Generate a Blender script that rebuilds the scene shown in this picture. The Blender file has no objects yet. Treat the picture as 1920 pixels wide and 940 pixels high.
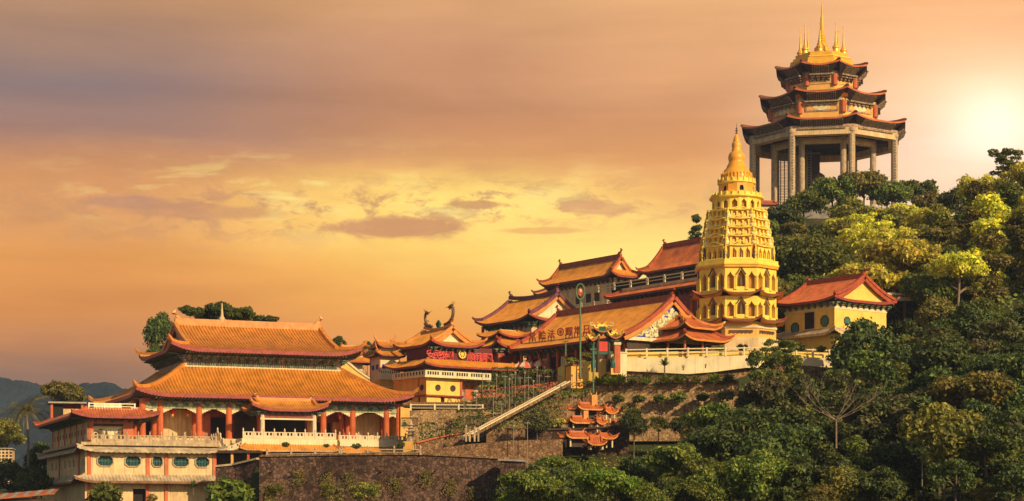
import bpy, math, random
from mathutils import Vector, Matrix
F = 3600.0; HY = 980.0            # focal length and horizon row, in pixels of the 1920 wide photograph
sc = bpy.context.scene
COL = sc.collection
R = math.radians
# ------------------------------------------------------------------ camera
cd = bpy.data.cameras.new('camera'); cam = bpy.data.objects.new('camera', cd); COL.objects.link(cam)
cam.rotation_euler = (R(90), 0, 0); cd.sensor_width = 36; cd.lens = F/1920*36
cd.shift_y = (HY-470)/1920; cd.clip_start = 1; cd.clip_end = 20000
sc.camera = cam
sc.view_settings.view_transform = 'Standard'; sc.view_settings.look = 'None'
sc.view_settings.gamma = 1; sc.view_settings.use_curve_mapping = False
sc.view_settings.exposure = 0.0
sc.cycles.use_denoising = True
sc.cycles.max_bounces = 6; sc.cycles.diffuse_bounces = 3; sc.cycles.transmission_bounces = 3
sc.cycles.volume_bounces = 0; sc.cycles.transparent_max_bounces = 6
# ------------------------------------------------------------------ sun
SUN_AZ, SUN_EL = R(139), R(27)     # azimuth clockwise from the view direction (+Y), behind the camera on the right
sdir = Vector((math.sin(SUN_AZ)*math.cos(SUN_EL), math.cos(SUN_AZ)*math.cos(SUN_EL), math.sin(SUN_EL)))
sl = bpy.data.lights.new('sun', 'SUN'); sl.energy = 5.0; sl.angle = R(0.6); sl.color = (1.0, 0.755, 0.43)
so = bpy.data.objects.new('sun', sl); COL.objects.link(so)
so.rotation_euler = sdir.to_track_quat('Z', 'Y').to_euler()
# ------------------------------------------------------------------ sky
def lin(c):
    c = c/255.0
    return c/12.92 if c <= 0.04045 else ((c+0.055)/1.055)**2.4
def rgb(r, g, b): return (lin(r), lin(g), lin(b), 1)
w = bpy.data.worlds.new('World'); sc.world = w; w.use_nodes = True
nt = w.node_tree; nt.nodes.clear()
class G:                                            # tiny wrapper for math node graphs
    def __init__(s, nt): s.nt = nt
    def n(s, t, **k):
        o = s.nt.nodes.new(t)
        for a, b in k.items(): setattr(o, a, b)
        return o
    def lk(s, a, b): s.nt.links.new(a, b)
    def put(s, v, sock):
        if isinstance(v, (int, float)): sock.default_value = v
        elif isinstance(v, tuple): sock.default_value = v
        else: s.lk(v, sock)
    def m(s, op, a, b=0.0, c=None, clamp=False):
        o = s.n('ShaderNodeMath', operation=op); o.use_clamp = clamp
        s.put(a, o.inputs[0]); s.put(b, o.inputs[1])
        if c is not None: s.put(c, o.inputs[2])
        return o.outputs[0]
    def mix(s, f, a, b, mode='MIX'):
        o = s.n('ShaderNodeMix', data_type='RGBA', blend_type=mode)
        s.put(f, o.inputs[0]); s.put(a, o.inputs[6]); s.put(b, o.inputs[7])
        return o.outputs[2]
    def ramp(s, v, stops, interp='LINEAR'):
        o = s.n('ShaderNodeValToRGB'); o.color_ramp.interpolation = interp
        e = o.color_ramp.elements
        while len(e) < len(stops): e.new(0.5)
        for k, (p, c) in zip(e, sorted(stops)): k.position = p; k.color = c
        s.put(v, o.inputs[0]); return o.outputs[0]
    def noise(s, vec, scale, detail=4, rough=0.55, dist=0.0):
        o = s.n('ShaderNodeTexNoise'); o.inputs['Scale'].default_value = scale
        o.inputs['Detail'].default_value = detail; o.inputs['Roughness'].default_value = rough
        o.inputs['Distortion'].default_value = dist
        if vec is not None: s.lk(vec, o.inputs['Vector'])
        return o.outputs[0]
    def mapping(s, vec, scale=(1,1,1), loc=(0,0,0), rot=(0,0,0)):
        o = s.n('ShaderNodeMapping'); o.inputs['Scale'].default_value = scale
        o.inputs['Location'].default_value = loc; o.inputs['Rotation'].default_value = rot
        s.lk(vec, o.inputs['Vector']); return o.outputs[0]
g = G(nt)
tc = g.n('ShaderNodeTexCoord'); sp = g.n('ShaderNodeSeparateXYZ'); g.lk(tc.outputs['Generated'], sp.inputs[0])
X, Y, Z = sp.outputs
az = g.m('ARCTAN2', X, Y); el = g.m('ARCSINE', Z)
def pxaz(px): return math.atan((px-960)/F)
def pyel(py): return math.atan((HY-py)/F)
cb = g.n('ShaderNodeCombineXYZ'); g.lk(az, cb.inputs[0]); g.lk(el, cb.inputs[1])
AE = cb.outputs[0]                                   # sky coordinates: azimuth and elevation
warp = g.m('SUBTRACT', g.noise(g.mapping(AE, (4, 22, 1)), 1.6, 4, .5), 0.5)
elw = g.m('MULTIPLY_ADD', warp, 0.030, el)
E0, E1 = pyel(980), pyel(-120)
t = g.m('DIVIDE', elw, E1, clamp=True)
def col(rows): return [(pyel(py)/E1, rgb(*c)) for py, c in rows]
ra = g.ramp(t, col([(700,(158,122,102)),(640,(206,142,96)),(570,(222,148,84)),(500,(234,160,88)),(420,(226,162,104)),(345,(218,154,104)),(300,(196,142,108)),(265,(166,131,118)),(170,(148,126,122)),(80,(170,135,115)),(0,(190,145,110))]))
rb = g.ramp(t, col([(700,(235,158,88)),(620,(242,162,84)),(540,(250,180,92)),(460,(262,206,104)),(400,(260,202,104)),(350,(240,182,104)),(300,(216,152,104)),(200,(198,143,108)),(100,(207,154,118)),(0,(216,163,120))]))
rc = g.ramp(t, col([(700,(245,180,105)),(600,(250,185,98)),(540,(258,206,110)),(470,(262,228,130)),(410,(248,192,118)),(300,(226,160,106)),(200,(213,155,112)),(100,(222,166,120)),(0,(228,174,126))]))
rd = g.ramp(t, col([(700,(255,215,150)),(480,(255,225,170)),(380,(253,216,180)),(300,(253,216,184)),(200,(253,208,164)),(100,(252,195,145)),(0,(250,186,134))]))
def sm(a, b): # smoothstep of azimuth between two columns
    o = g.n('ShaderNodeMapRange', interpolation_type='SMOOTHSTEP'); g.lk(az, o.inputs[0])
    o.inputs[1].default_value = pxaz(a); o.inputs[2].default_value = pxaz(b); return o.outputs[0]
skyc = g.mix(sm(150, 850), ra, rb); skyc = g.mix(sm(850, 1300), skyc, rc); skyc = g.mix(sm(1280, 1780), skyc, rd)
def blob(px, py, sx, sy, p=1.0):
    a = g.m('POWER', g.m('DIVIDE', g.m('SUBTRACT', az, pxaz(px)), sx/F), 2)
    b = g.m('POWER', g.m('DIVIDE', g.m('SUBTRACT', el, pyel(py)), sy/F), 2)
    return g.m('EXPONENT', g.m('MULTIPLY', g.m('ADD', a, b), -p))
n1 = g.noise(g.mapping(AE, (9, 34, 1), (3.1, 1.7, 0)), 2.2, 8, .62, .3)      # wispy cloud texture
n2 = g.noise(g.mapping(AE, (5, 60, 1), (0, 4, 0), (0, 0, R(-3))), 1.6, 5, .5, .4)    # long streaks
n3 = g.noise(g.mapping(AE, (14, 30, 1), (7.7, 2, 0)), 2.6, 9, .65, .6)
n4 = g.noise(g.mapping(AE, (26, 70, 1), (1.3, 5, 0)), 2.8, 8, .68, .8)
n3 = g.m('ADD', g.m('MULTIPLY', n3, .62), g.m('MULTIPLY', n4, .38))
# glowing gap in the clouds, wisps, dark flat clouds
gap = g.m('MULTIPLY', g.m('ADD', blob(850, 385, 300, 62), blob(1200, 500, 330, 75)), g.m('MULTIPLY_ADD', n1, 3.0, -0.45, clamp=True), clamp=True)
skyc = g.mix(g.m('MULTIPLY', gap, .95), skyc, rgb(268, 230, 128))
wisp = g.m('MULTIPLY', g.m('MULTIPLY_ADD', n3, 11, -5.3, clamp=True), g.m('ADD', blob(420, 400, 420, 55), blob(1000, 380, 330, 40)), clamp=True)
skyc = g.mix(g.m('MULTIPLY', wisp, .75), skyc, rgb(196, 142, 108))
wisp2 = g.m('MULTIPLY', g.m('MULTIPLY_ADD', n1, 9, -4.7, clamp=True), blob(700, 370, 480, 60), clamp=True)
skyc = g.mix(g.m('MULTIPLY', wisp2, .9), skyc, rgb(255, 226, 138))
def dark(px, py, sx, sy, c, f, lo=-.3, gain=1.6):
    global skyc
    b = blob(px, py, sx, sy)
    k = g.m('MULTIPLY', g.m('SUBTRACT', g.m('ADD', b, g.m('MULTIPLY', g.m('SUBTRACT', n3, .5), 1.1)), .42), 3.4, clamp=True)
    skyc = g.mix(g.m('MULTIPLY', k, f), skyc, c)
dark(745, 428, 165, 26, rgb(216, 156, 108), .95)
dark(1010, 433, 110, 8, rgb(240, 180, 108), .7)
dark(890, 384, 75, 10, rgb(208, 156, 106), .8)
dark(1120, 392, 95, 16, rgb(222, 166, 116), .7)
dark(250, 392, 110, 16, rgb(190, 140, 118), .6)
dark(380, 405, 200, 18, rgb(200, 144, 106), .6)
# long thin streaks over the whole upper sky
n5 = g.noise(g.mapping(AE, (3.2, 13, 1), (9.2, 2.6, 0), (0, 0, R(-6))), 1.8, 6, .55, .5)
st = g.m('ADD', g.m('MULTIPLY_ADD', n2, .16, .74), g.m('MULTIPLY', n5, .36))
st = g.m('ADD', st, g.m('MULTIPLY', g.m('SUBTRACT', n4, .5), g.m('MULTIPLY_ADD', blob(500, 390, 800, 80), .30, .05)))
skyc = g.mix(1.0, skyc, st, 'MULTIPLY')
hs = g.n('ShaderNodeHueSaturation'); hs.inputs['Saturation'].default_value = 1.0; g.lk(skyc, hs.inputs['Color']); skyc = hs.outputs[0]
# sun glow low on the right, just over the hill
gl = g.m('ADD', g.m('MULTIPLY', blob(1864, 250, 85, 68), .34), g.m('MULTIPLY', blob(1855, 258, 170, 120), .07))
skyc = g.mix(1.0, skyc, g.mix(1.0, g.mix(g.m('MINIMUM', gl, 1.2), (0,0,0,1), (1, 1, 1, 1)), (1.0, .93, .80, 1), 'MULTIPLY'), 'ADD')
skn = g.n('ShaderNodeTexSky', sky_type='NISHITA'); skn.sun_disc = False; skn.sun_elevation = SUN_EL; skn.sun_rotation = SUN_AZ
nis = g.mix(1.0, skn.outputs[0], (.10, .088, .072, 1), 'MULTIPLY')     # Nishita sky at strength 0.1 overhead and behind
# the sunset clouds fill the half of the sky in front; the clear sky takes over overhead and behind
f1 = g.n('ShaderNodeMapRange', interpolation_type='SMOOTHSTEP'); g.lk(Y, f1.inputs[0]); f1.inputs[1].default_value = .05; f1.inputs[2].default_value = .8
f2 = g.n('ShaderNodeMapRange', interpolation_type='SMOOTHSTEP'); g.lk(el, f2.inputs[0]); f2.inputs[1].default_value = 1.0; f2.inputs[2].default_value = .3
HT, HI = .743, (.092, .078, .072)      # what the haze box takes from and adds to the sky
skc2 = g.mix(1.0, skyc, HI+(1,), 'SUBTRACT'); skc2 = g.mix(1.0, skc2, (1/HT, 1/HT, 1/HT, 1), 'MULTIPLY')
fin = g.mix(g.m('MULTIPLY', f1.outputs[0], f2.outputs[0]), nis, skc2)
bg = g.n('ShaderNodeBackground'); g.lk(fin, bg.inputs[0]); bg.inputs[1].default_value = 1.0
ow = g.n('ShaderNodeOutputWorld'); g.lk(bg.outputs[0], ow.inputs[0])
# ------------------------------------------------------------------ materials
MATS = {}
def newmat(name):
    m = bpy.data.materials.new(name); m.use_nodes = True; MATS[name] = m
    return m, G(m.node_tree), m.node_tree.nodes['Principled BSDF']
def surf(name, c, rough=.7, var=.25, scale=.8, bump=0.0, bscale=6, stain=0.0, metal=0.0, streak=0.0, spec=.3):
    """plain material: base colour with blotches, optional vertical rain streaks and bump"""
    m, g, b = newmat(name)
    tcn = g.n('ShaderNodeTexCoord').outputs['Object']
    n = g.noise(tcn, scale, 6, .6)
    lo = tuple(max(0, x*(1-var)) for x in c)+(1,); hi = tuple(min(1, x*(1+var)) for x in c)+(1,)
    col = g.ramp(n, [(.32, lo), (.68, hi)])
    if stain:
        s = g.noise(g.mapping(tcn, (1, 1, .35)), 1.1, 8, .68)
        f = g.m('MULTIPLY', g.m('MULTIPLY_ADD', s, 5, -2.65, clamp=True), stain)
        col = g.mix(f, col, tuple(x*.38 for x in c)+(1,))
    if streak:
        s = g.noise(g.mapping(tcn, (4, 4, .12)), 1.0, 4, .6)
        f = g.m('MULTIPLY', g.m('MULTIPLY_ADD', s, 6, -3.1, clamp=True), streak)
        col = g.mix(f, col, tuple(x*.45 for x in c)+(1,))
    g.lk(col, b.inputs['Base Color']); b.inputs['Roughness'].default_value = rough
    b.inputs['Metallic'].default_value = metal; b.inputs['Specular IOR Level'].default_value = spec
    if bump:
        bn = g.n('ShaderNodeBump'); bn.inputs['Strength'].default_value = bump; bn.inputs['Distance'].default_value = .08
        g.lk(g.noise(tcn, bscale, 5, .6), bn.inputs['Height']); g.lk(bn.outputs[0], b.inputs['Normal'])
    return m
surf('tile_orange', (.62, .245, .03), .38, .26, .7, .5, 7, .45, spec=.5)
surf('tile_dark', (.22, .06, .03), .6, .4, .8, .3, 6, .4)
surf('tile_deep', (.50, .13, .03), .45, .35, .6, .3, 5, .3, spec=.5)
surf('tile_red', (.48, .125, .04), .45, .3, .9, .3, 6, .25)
surf('tile_brown', (.22, .10, .045), .6, .4, 1.2, .3, 6, .4)
surf('tile_stone', (.46, .36, .23), .8, .4, .8, .4, 5, .7)
surf('ridge_orange', (.60, .22, .035), .45, .25, 1.5, .2, 8, .2, spec=.5)
surf('ridge_red', (.38, .075, .03), .5, .3, 1.5, .2, 8, .2)
surf('ridge_purple', (.17, .05, .07), .5, .3, 1.5, .2, 8)
surf('trim_purple', (.30, .055, .042), .5, .35, 2.5, .2, 10)
surf('trim_dark', (.07, .05, .04), .7, .4, 3.0)
surf('bracket_gold', (.30, .21, .12), .7, .6, 2.4, .4, 9)
surf('bracket', (.12, .15, .10), .6, .75, 2.4, .4, 9)
surf('bracket_brown', (.12, .085, .06), .7, .7, 2.4, .4, 9)
surf('beam_painted', (.36, .40, .22), .6, .55, 1.9, .2, 9)
surf('frieze', (.42, .27, .20), .7, .75, 2.2, .5, 7)
surf('plaster_yellow', (.85, .56, .12), .75, .12, .5, .15, 4, .18, streak=.25)
surf('plaster_cream', (.72, .50, .26), .8, .18, .6, .15, 4, .65, streak=.65)
surf('plaster_pale', (.76, .63, .37), .75, .12, .6, .15, 4, .35, streak=.35)
surf('plaster_orange', (.78, .42, .10), .75, .14, .6, .15, 4, .25)
surf('white_stone', (.68, .55, .35), .65, .12, 1.2, .2, 8, .25)
surf('grey_stone', (.48, .35, .21), .8, .3, 1.6, .6, 6, .65, streak=.5)
surf('red_column', (.52, .12, .04), .45, .22, .9, .1, 6, streak=.3)
surf('red_bright', (.58, .05, .03), .5, .2, 1.2)
surf('red_sign', (.62, .06, .05), .5, .2, 1.2)
surf('sign_board', (.13, .022, .022), .6, .2, 1.2)
surf('wood_dark', (.06, .035, .022), .6, .4, 1.2)
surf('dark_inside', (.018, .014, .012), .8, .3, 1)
surf('teal_lattice', (.04, .16, .15), .5, .4, 3)
surf('jade', (.025, .11, .075), .5, .4, 3)
surf('blue_carving', (.06, .05, .38), .6, .3, 2)
surf('cream_carving', (.80, .70, .38), .7, .3, 2.5, .6, 5)
surf('gold_paint', (.85, .43, .035), .38, .14, .9, .2, 5, .15, metal=.15, spec=.5)
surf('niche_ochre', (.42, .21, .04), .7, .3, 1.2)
surf('gold_pale', (.93, .65, .095), .5, .12, 1.0, .3, 6, .28, streak=.25)
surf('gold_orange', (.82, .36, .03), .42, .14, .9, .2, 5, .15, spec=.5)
surf('bronze', (.12, .075, .05), .5, .3, .8)
surf('concrete', (.34, .30, .25), .85, .25, .8, .3, 5, .4, streak=.35)
surf('steel_pale', (.28, .25, .18), .5, .2, 1)
surf('pole_green', (.10, .17, .09), .5, .3, 1.2)
surf('parasol_red', (.62, .10, .05), .7, .2, 2)
surf('parasol_cream', (.78, .55, .35), .7, .1, 2)
surf('bark', (.13, .09, .06), .9, .45, 2.5, .6, 8)
surf('bark_pale', (.24, .165, .11), .85, .3, 2.5, .4, 8)
surf('lantern', (.62, .03, .03), .5, .15, 3)
surf('white_paint', (.80, .72, .55), .6, .08, 1)
def stone(name, c1, c2, mortar, sc_, bump=.7, dark=.5):
    m, g, b = newmat(name)
    tcn = g.n('ShaderNodeTexCoord').outputs['Object']
    v = g.n('ShaderNodeTexVoronoi', feature='F1'); v.inputs['Scale'].default_value = sc_; g.lk(tcn, v.inputs['Vector'])
    e = g.n('ShaderNodeTexVoronoi', feature='DISTANCE_TO_EDGE'); e.inputs['Scale'].default_value = sc_; g.lk(tcn, e.inputs['Vector'])
    hsv = g.n('ShaderNodeSeparateColor'); g.lk(v.outputs['Color'], hsv.inputs[0])
    col = g.mix(hsv.outputs[0], c1+(1,), c2+(1,))
    col = g.mix(g.m('MULTIPLY_ADD', e.outputs['Distance'], -14, 1.2, clamp=True), col, mortar+(1,))
    big = g.noise(g.mapping(tcn, (1, 1, .45)), .22, 7, .65)
    col = g.mix(g.m('MULTIPLY', g.m('MULTIPLY_ADD', big, 5, -2.3, clamp=True), dark), col, tuple(x*.3 for x in c1)+(1,))
    g.lk(col, b.inputs['Base Color']); b.inputs['Roughness'].default_value = .9; b.inputs['Specular IOR Level'].default_value = .15
    bn = g.n('ShaderNodeBump'); bn.inputs['Strength'].default_value = bump; bn.inputs['Distance'].default_value = .15
    g.lk(g.m('MINIMUM', e.outputs['Distance'], .12), bn.inputs['Height']); g.lk(bn.outputs[0], b.inputs['Normal'])
stone('rubble_dark', (.055, .030, .022), (.20, .115, .078), (.025, .018, .014), 2.7, 1.0, .7)
stone('rubble_tan', (.26, .15, .07), (.56, .36, .17), (.12, .075, .04), 3.2, .8, .35)
stone('rubble_brown', (.15, .08, .04), (.38, .22, .11), (.06, .04, .025), 3.2, .8, .45)
def earth():
    m, g, b = newmat('earth')
    geo = g.n('ShaderNodeNewGeometry').outputs['Position']
    n = g.noise(geo, .18, 8, .65)
    col = g.ramp(n, [(.3, (.028, .04, .014, 1)), (.5, (.05, .06, .02, 1)), (.62, (.10, .07, .035, 1)), (.8, (.16, .10, .05, 1))])
    g.lk(col, b.inputs['Base Color']); b.inputs['Roughness'].default_value = 1; b.inputs['Specular IOR Level'].default_value = .05
earth()
def leaf(name, c, c2, trans=.35, rough=.55):
    m, g, b = newmat(name)
    n = m.node_tree; out = n.nodes['Material Output']
    geo = g.n('ShaderNodeNewGeometry').outputs['Position']
    oi = g.n('ShaderNodeObjectInfo').outputs['Random']
    f = g.m('MULTIPLY_ADD', g.noise(geo, .75, 4, .7), 3.2, -1.1, clamp=True)
    col = g.mix(f, c+(1,), c2+(1,))
    h = g.n('ShaderNodeHueSaturation'); g.lk(col, h.inputs['Color'])
    g.lk(g.m('MULTIPLY_ADD', oi, .04, .458), h.inputs['Hue']); g.lk(g.m('MULTIPLY_ADD', oi, .5, .75), h.inputs['Value'])
    ri = g.n('ShaderNodeNewGeometry').outputs['Random Per Island']
    h2 = g.n('ShaderNodeHueSaturation'); g.lk(h.outputs[0], h2.inputs['Color']); g.lk(g.m('MULTIPLY_ADD', g.m('POWER', ri, 2.0), 1.3, .55), h2.inputs['Value']); g.lk(g.m('MULTIPLY_ADD', ri, -.03, .515), h2.inputs['Hue'])
    col = h2.outputs[0]
    g.lk(col, b.inputs['Base Color']); b.inputs['Roughness'].default_value = rough; b.inputs['Specular IOR Level'].default_value = .35
    tr = g.n('ShaderNodeBsdfTranslucent'); g.lk(g.mix(1.0, col, (1.5, 1.4, .5, 1), 'MULTIPLY'), tr.inputs[0])
    mx = g.n('ShaderNodeMixShader'); mx.inputs[0].default_value = trans
    g.lk(b.outputs[0], mx.inputs[1]); g.lk(tr.outputs[0], mx.inputs[2]); g.lk(mx.outputs[0], out.inputs['Surface'])
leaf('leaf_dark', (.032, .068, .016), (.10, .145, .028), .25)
leaf('leaf_mid', (.070, .135, .022), (.20, .25, .04))
leaf('leaf_bright', (.085, .17, .02), (.20, .28, .04), .4)
leaf('leaf_yellow_sunlit', (.34, .42, .05), (.74, .74, .13), .45)  # yellow tone carries painted sun glow of the upper wood; plain on hedges
leaf('leaf_olive', (.12, .15, .025), (.34, .33, .06), .35)
leaf('leaf_brown', (.075, .09, .03), (.17, .17, .055), .3)
# ------------------------------------------------------------------ objects, tags and mesh helpers
def P(px, py, D): return Vector(((px-960)/F*D, D, (HY-py)/F*D))
def zat(py, D): return (HY-py)/F*D
def tag(o, label=None, cat=None, group=None, kind=None):
    if label: o['label'] = label
    if cat: o['category'] = cat
    if group: o['group'] = group
    if kind: o['kind'] = kind
    return o
class T:
    """an Empty at a thing's base with a local frame: x to the right and back, y to the left and back, z up"""
    def __init__(s, name, label, cat, px, py, D, deg=0, group=None):
        p = P(px, py, D); s.o = p; s.th = R(deg)
        s.e = bpy.data.objects.new(name, None); COL.objects.link(s.e); s.e.empty_display_size = .5
        s.e.location = p; s.e.rotation_euler = (0, 0, s.th); tag(s.e, label, cat, group)
        s.u = Vector((math.cos(s.th), math.sin(s.th))); s.v = Vector((-math.sin(s.th), math.cos(s.th)))
    def xx(s, px, y=0):            # local x at which the line y = const meets picture column px
        ox = s.o.x+s.v.x*y; oy = s.o.y+s.v.y*y; k = (px-960)/F
        return (k*oy-ox)/(s.u.x-k*s.u.y)
    def yy(s, px, x=0):
        ox = s.o.x+s.u.x*x; oy = s.o.y+s.u.y*x; k = (px-960)/F
        return (k*oy-ox)/(s.v.x-k*s.v.y)
    def zz(s, py, x=0, y=0):       # local z of picture row py above local point x, y
        D = s.o.y+s.u.y*x+s.v.y*y
        return (HY-py)/F*D-s.o.z
class MB:
    def __init__(s): s.v = []; s.f = []
    def add(s, vs, fs):
        n = len(s.v); s.v += [tuple(p) for p in vs]; s.f += [tuple(i+n for i in q) for q in fs]; return s
    def box(s, x0, x1, y0, y1, z0, z1, rz=0, c=None):
        vs = [(x, y, z) for z in (z0, z1) for x, y in ((x0, y0), (x1, y0), (x1, y1), (x0, y1))]
        if rz:
            cx, cy = c or ((x0+x1)/2, (y0+y1)/2); a, b = math.cos(rz), math.sin(rz)
            vs = [(cx+(x-cx)*a-(y-cy)*b, cy+(x-cx)*b+(y-cy)*a, z) for x, y, z in vs]
        return s.add(vs, [(0, 3, 2, 1), (4, 5, 6, 7), (0, 1, 5, 4), (1, 2, 6, 5), (2, 3, 7, 6), (3, 0, 4, 7)])
    def sweep(s, path, w, h, up=(0, 0, 1)):
        """rectangular bar along a path; w sideways, h upward from the path; w, h may be lists"""
        path = [Vector(p) for p in path]; up = Vector(up); n = len(path); rings = []
        for i, p in enumerate(path):
            t = (path[min(i+1, n-1)]-path[max(i-1, 0)]).normalized()
            sd = t.cross(up)
            if sd.length < 1e-4: sd = Vector((1, 0, 0))
            sd.normalize(); uu = sd.cross(t).normalized()
            W = w[i] if isinstance(w, (list, tuple)) else w; H = h[i] if isinstance(h, (list, tuple)) else h
            rings += [p-sd*W/2, p+sd*W/2, p+sd*W/2+uu*H, p-sd*W/2+uu*H]
        fs = []
        for i in range(n-1):
            a = i*4; b = a+4
            for k in range(4): fs.append((a+k, a+(k+1) % 4, b+(k+1) % 4, b+k))
        fs += [(3, 2, 1, 0), (n*4-4, n*4-3, n*4-2, n*4-1)]
        return s.add(rings, fs)
    def tube(s, path, r, n=6):
        path = [Vector(p) for p in path]; N = len(path); vs = []
        for i, p in enumerate(path):
            t = (path[min(i+1, N-1)]-path[max(i-1, 0)]).normalized()
            a = t.orthogonal().normalized(); 
            ref = Vector((0, 1, 0)) if abs(t.y) < .9 else Vector((1, 0, 0))
            a = t.cross(ref).normalized(); b = t.cross(a).normalized()
            rr = r[i] if isinstance(r, (list, tuple)) else r
            vs += [p+(a*math.cos(2*math.pi*k/n)+b*math.sin(2*math.pi*k/n))*rr for k in range(n)]
        fs = [(i*n+k, i*n+(k+1) % n, (i+1)*n+(k+1) % n, (i+1)*n+k) for i in range(N-1) for k in range(n)]
        fs += [tuple(range(n)), tuple(range(N*n-1, N*n-n-1, -1))]
        return s.add(vs, fs)
    def lathe(s, cx, cy, prof, n=12, ph=0.0):
        vs = [(cx+r*math.cos(ph+2*math.pi*k/n), cy+r*math.sin(ph+2*math.pi*k/n), z) for r, z in prof for k in range(n)]
        N = len(prof)
        if N == 4 and prof[0][0] == prof[1][0] > prof[2][0] == prof[3][0] and prof[0][1] == prof[3][1]:      # a ring: no caps
            return s.add(vs, [(i*n+k, i*n+(k+1) % n, (i+1) % 4*n+(k+1) % n, (i+1) % 4*n+k) for i in range(4) for k in range(n)])
        fs = [(i*n+k, i*n+(k+1) % n, (i+1)*n+(k+1) % n, (i+1)*n+k) for i in range(N-1) for k in range(n)]
        fs += [tuple(range(n-1, -1, -1)), tuple(range((N-1)*n, N*n))]
        return s.add(vs, fs)
    def prism(s, poly, z0, z1):
        n = len(poly)
        vs = [(x, y, z0) for x, y in poly]+[(x, y, z1) for x, y in poly]
        return s.add(vs, [tuple(range(n-1, -1, -1)), tuple(range(n, 2*n))]+[(k, (k+1) % n, n+(k+1) % n, n+k) for k in range(n)])
    def move(s, fn): s.v = [tuple(fn(*p)) for p in s.v]; return s
    def build(s, name, mat, parent=None, smooth=False, label=None):
        me = bpy.data.meshes.new(name); me.from_pydata(s.v, [], s.f); me.materials.append(MATS[mat])
        if smooth: me.shade_smooth()
        me.update()
        o = bpy.data.objects.new(name, me); COL.objects.link(o)
        if parent is not None: o.parent = parent.e if isinstance(parent, T) else parent
        if label: o['label'] = label
        return o
def dup(o, name=None):
    c = o.copy(); COL.objects.link(c); return c
# ------------------------------------------------------------------ Chinese roof builder
def ident(x, y, z): return (x, y, z)
def roofz(d, b, rise, c=.60): s = d/b; return rise*(c*s+(1-c)*s*s)
RIBP = (0.0, .12, 1.0, .85)
def side_sheet(mb, tr, so_, P0, P1, z, b, rise, segs, lift, LL, rib, rh, c, th, sw, sz):
    """one slope. segs: list of (s0, s1, fn) with fn(s) the inward reach of the slope at s along the eave"""
    P0 = Vector(P0); P1 = Vector(P1); L = (P1-P0).length; e = (P1-P0)/L; n = Vector((-e.y, e.x))
    def lf(s, d): 
        q = max(0.0, 1-min(s, L-s)/LL); return lift*q**2.1*max(0, 1-d/(b*1.0))
    for s0, s1, fn in segs:
        nc = max(2, int(round((s1-s0)/rib)))*4; rows = 7; vs = []
        for i in range(nc+1):
            s = s0+(s1-s0)*i/nc; dm = max(0.001, fn(s)); r = rh*RIBP[i % 4]
            for j in range(rows+1):
                d = dm*j/rows; p = P0+e*s+n*d
                vs.append((p.x, p.y, z+roofz(d, b, rise, c)+lf(s, d)+r))
        mb.add(vs, [(i*(rows+1)+j, (i+1)*(rows+1)+j, (i+1)*(rows+1)+j+1, i*(rows+1)+j+1) for i in range(nc) for j in range(rows)])
    # eave trim (drip tile band, scalloped) and soffit
    nt_ = max(8, int(L/rib)*2); vt = []; vsf = []
    for i in range(nt_+1):
        s = L*i/nt_; zz = z+lf(s, 0); q = P0+e*s-n*.03; k = th*(1.0 if i % 2 else .72)
        vt += [(q.x, q.y, zz+rh*.9), (q.x, q.y, zz-k)]
        inn = P0+e*min(max(s, min(sw, L/2-.01)), L-min(sw, L/2-.01))+n*sw
        vsf += [(q.x, q.y, zz-th*.7), (inn.x, inn.y, z+sz)]
    tr.add(vt, [(2*i, 2*i+1, 2*i+3, 2*i+2) for i in range(nt_)])
    so_.add(vsf, [(2*i, 2*i+1, 2*i+3, 2*i+2) for i in range(nt_)])
def brackets(mb, P0, P1, z, sw, step, k=1.0, hang=.9, ze=None):
    if ze is None: ze = z
    P0 = Vector(P0); P1 = Vector(P1); L = (P1-P0).length; e = (P1-P0)/L; n = Vector((-e.y, e.x)); a = math.atan2(e.y, e.x)
    cnt = max(2, int((L-2*sw)/step)); 
    for i in range(cnt+1):
        s = sw+(L-2*sw)*i/cnt
        for q in range(3):
            c = P0+e*s+n*(sw-.28*k*(q+.3)); hw = (.14+.13*q)*k; z0 = z-hang*k+.26*k*q
            mb.box(c.x-hw, c.x+hw, c.y-.3*k, c.y+.3*k, z0, z0+.2*k, a, (c.x, c.y))
    cnt *= 3
    for i in range(cnt+1):                       # rafters running out to the eave
        s = sw+(L-2*sw)*i/cnt; p = P0+e*s+n*(sw*.98); q = P0+e*s+n*.22
        mb.sweep([(p.x, p.y, z-.02), (q.x, q.y, ze-.02)], .11*k, -.13*k)
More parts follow.
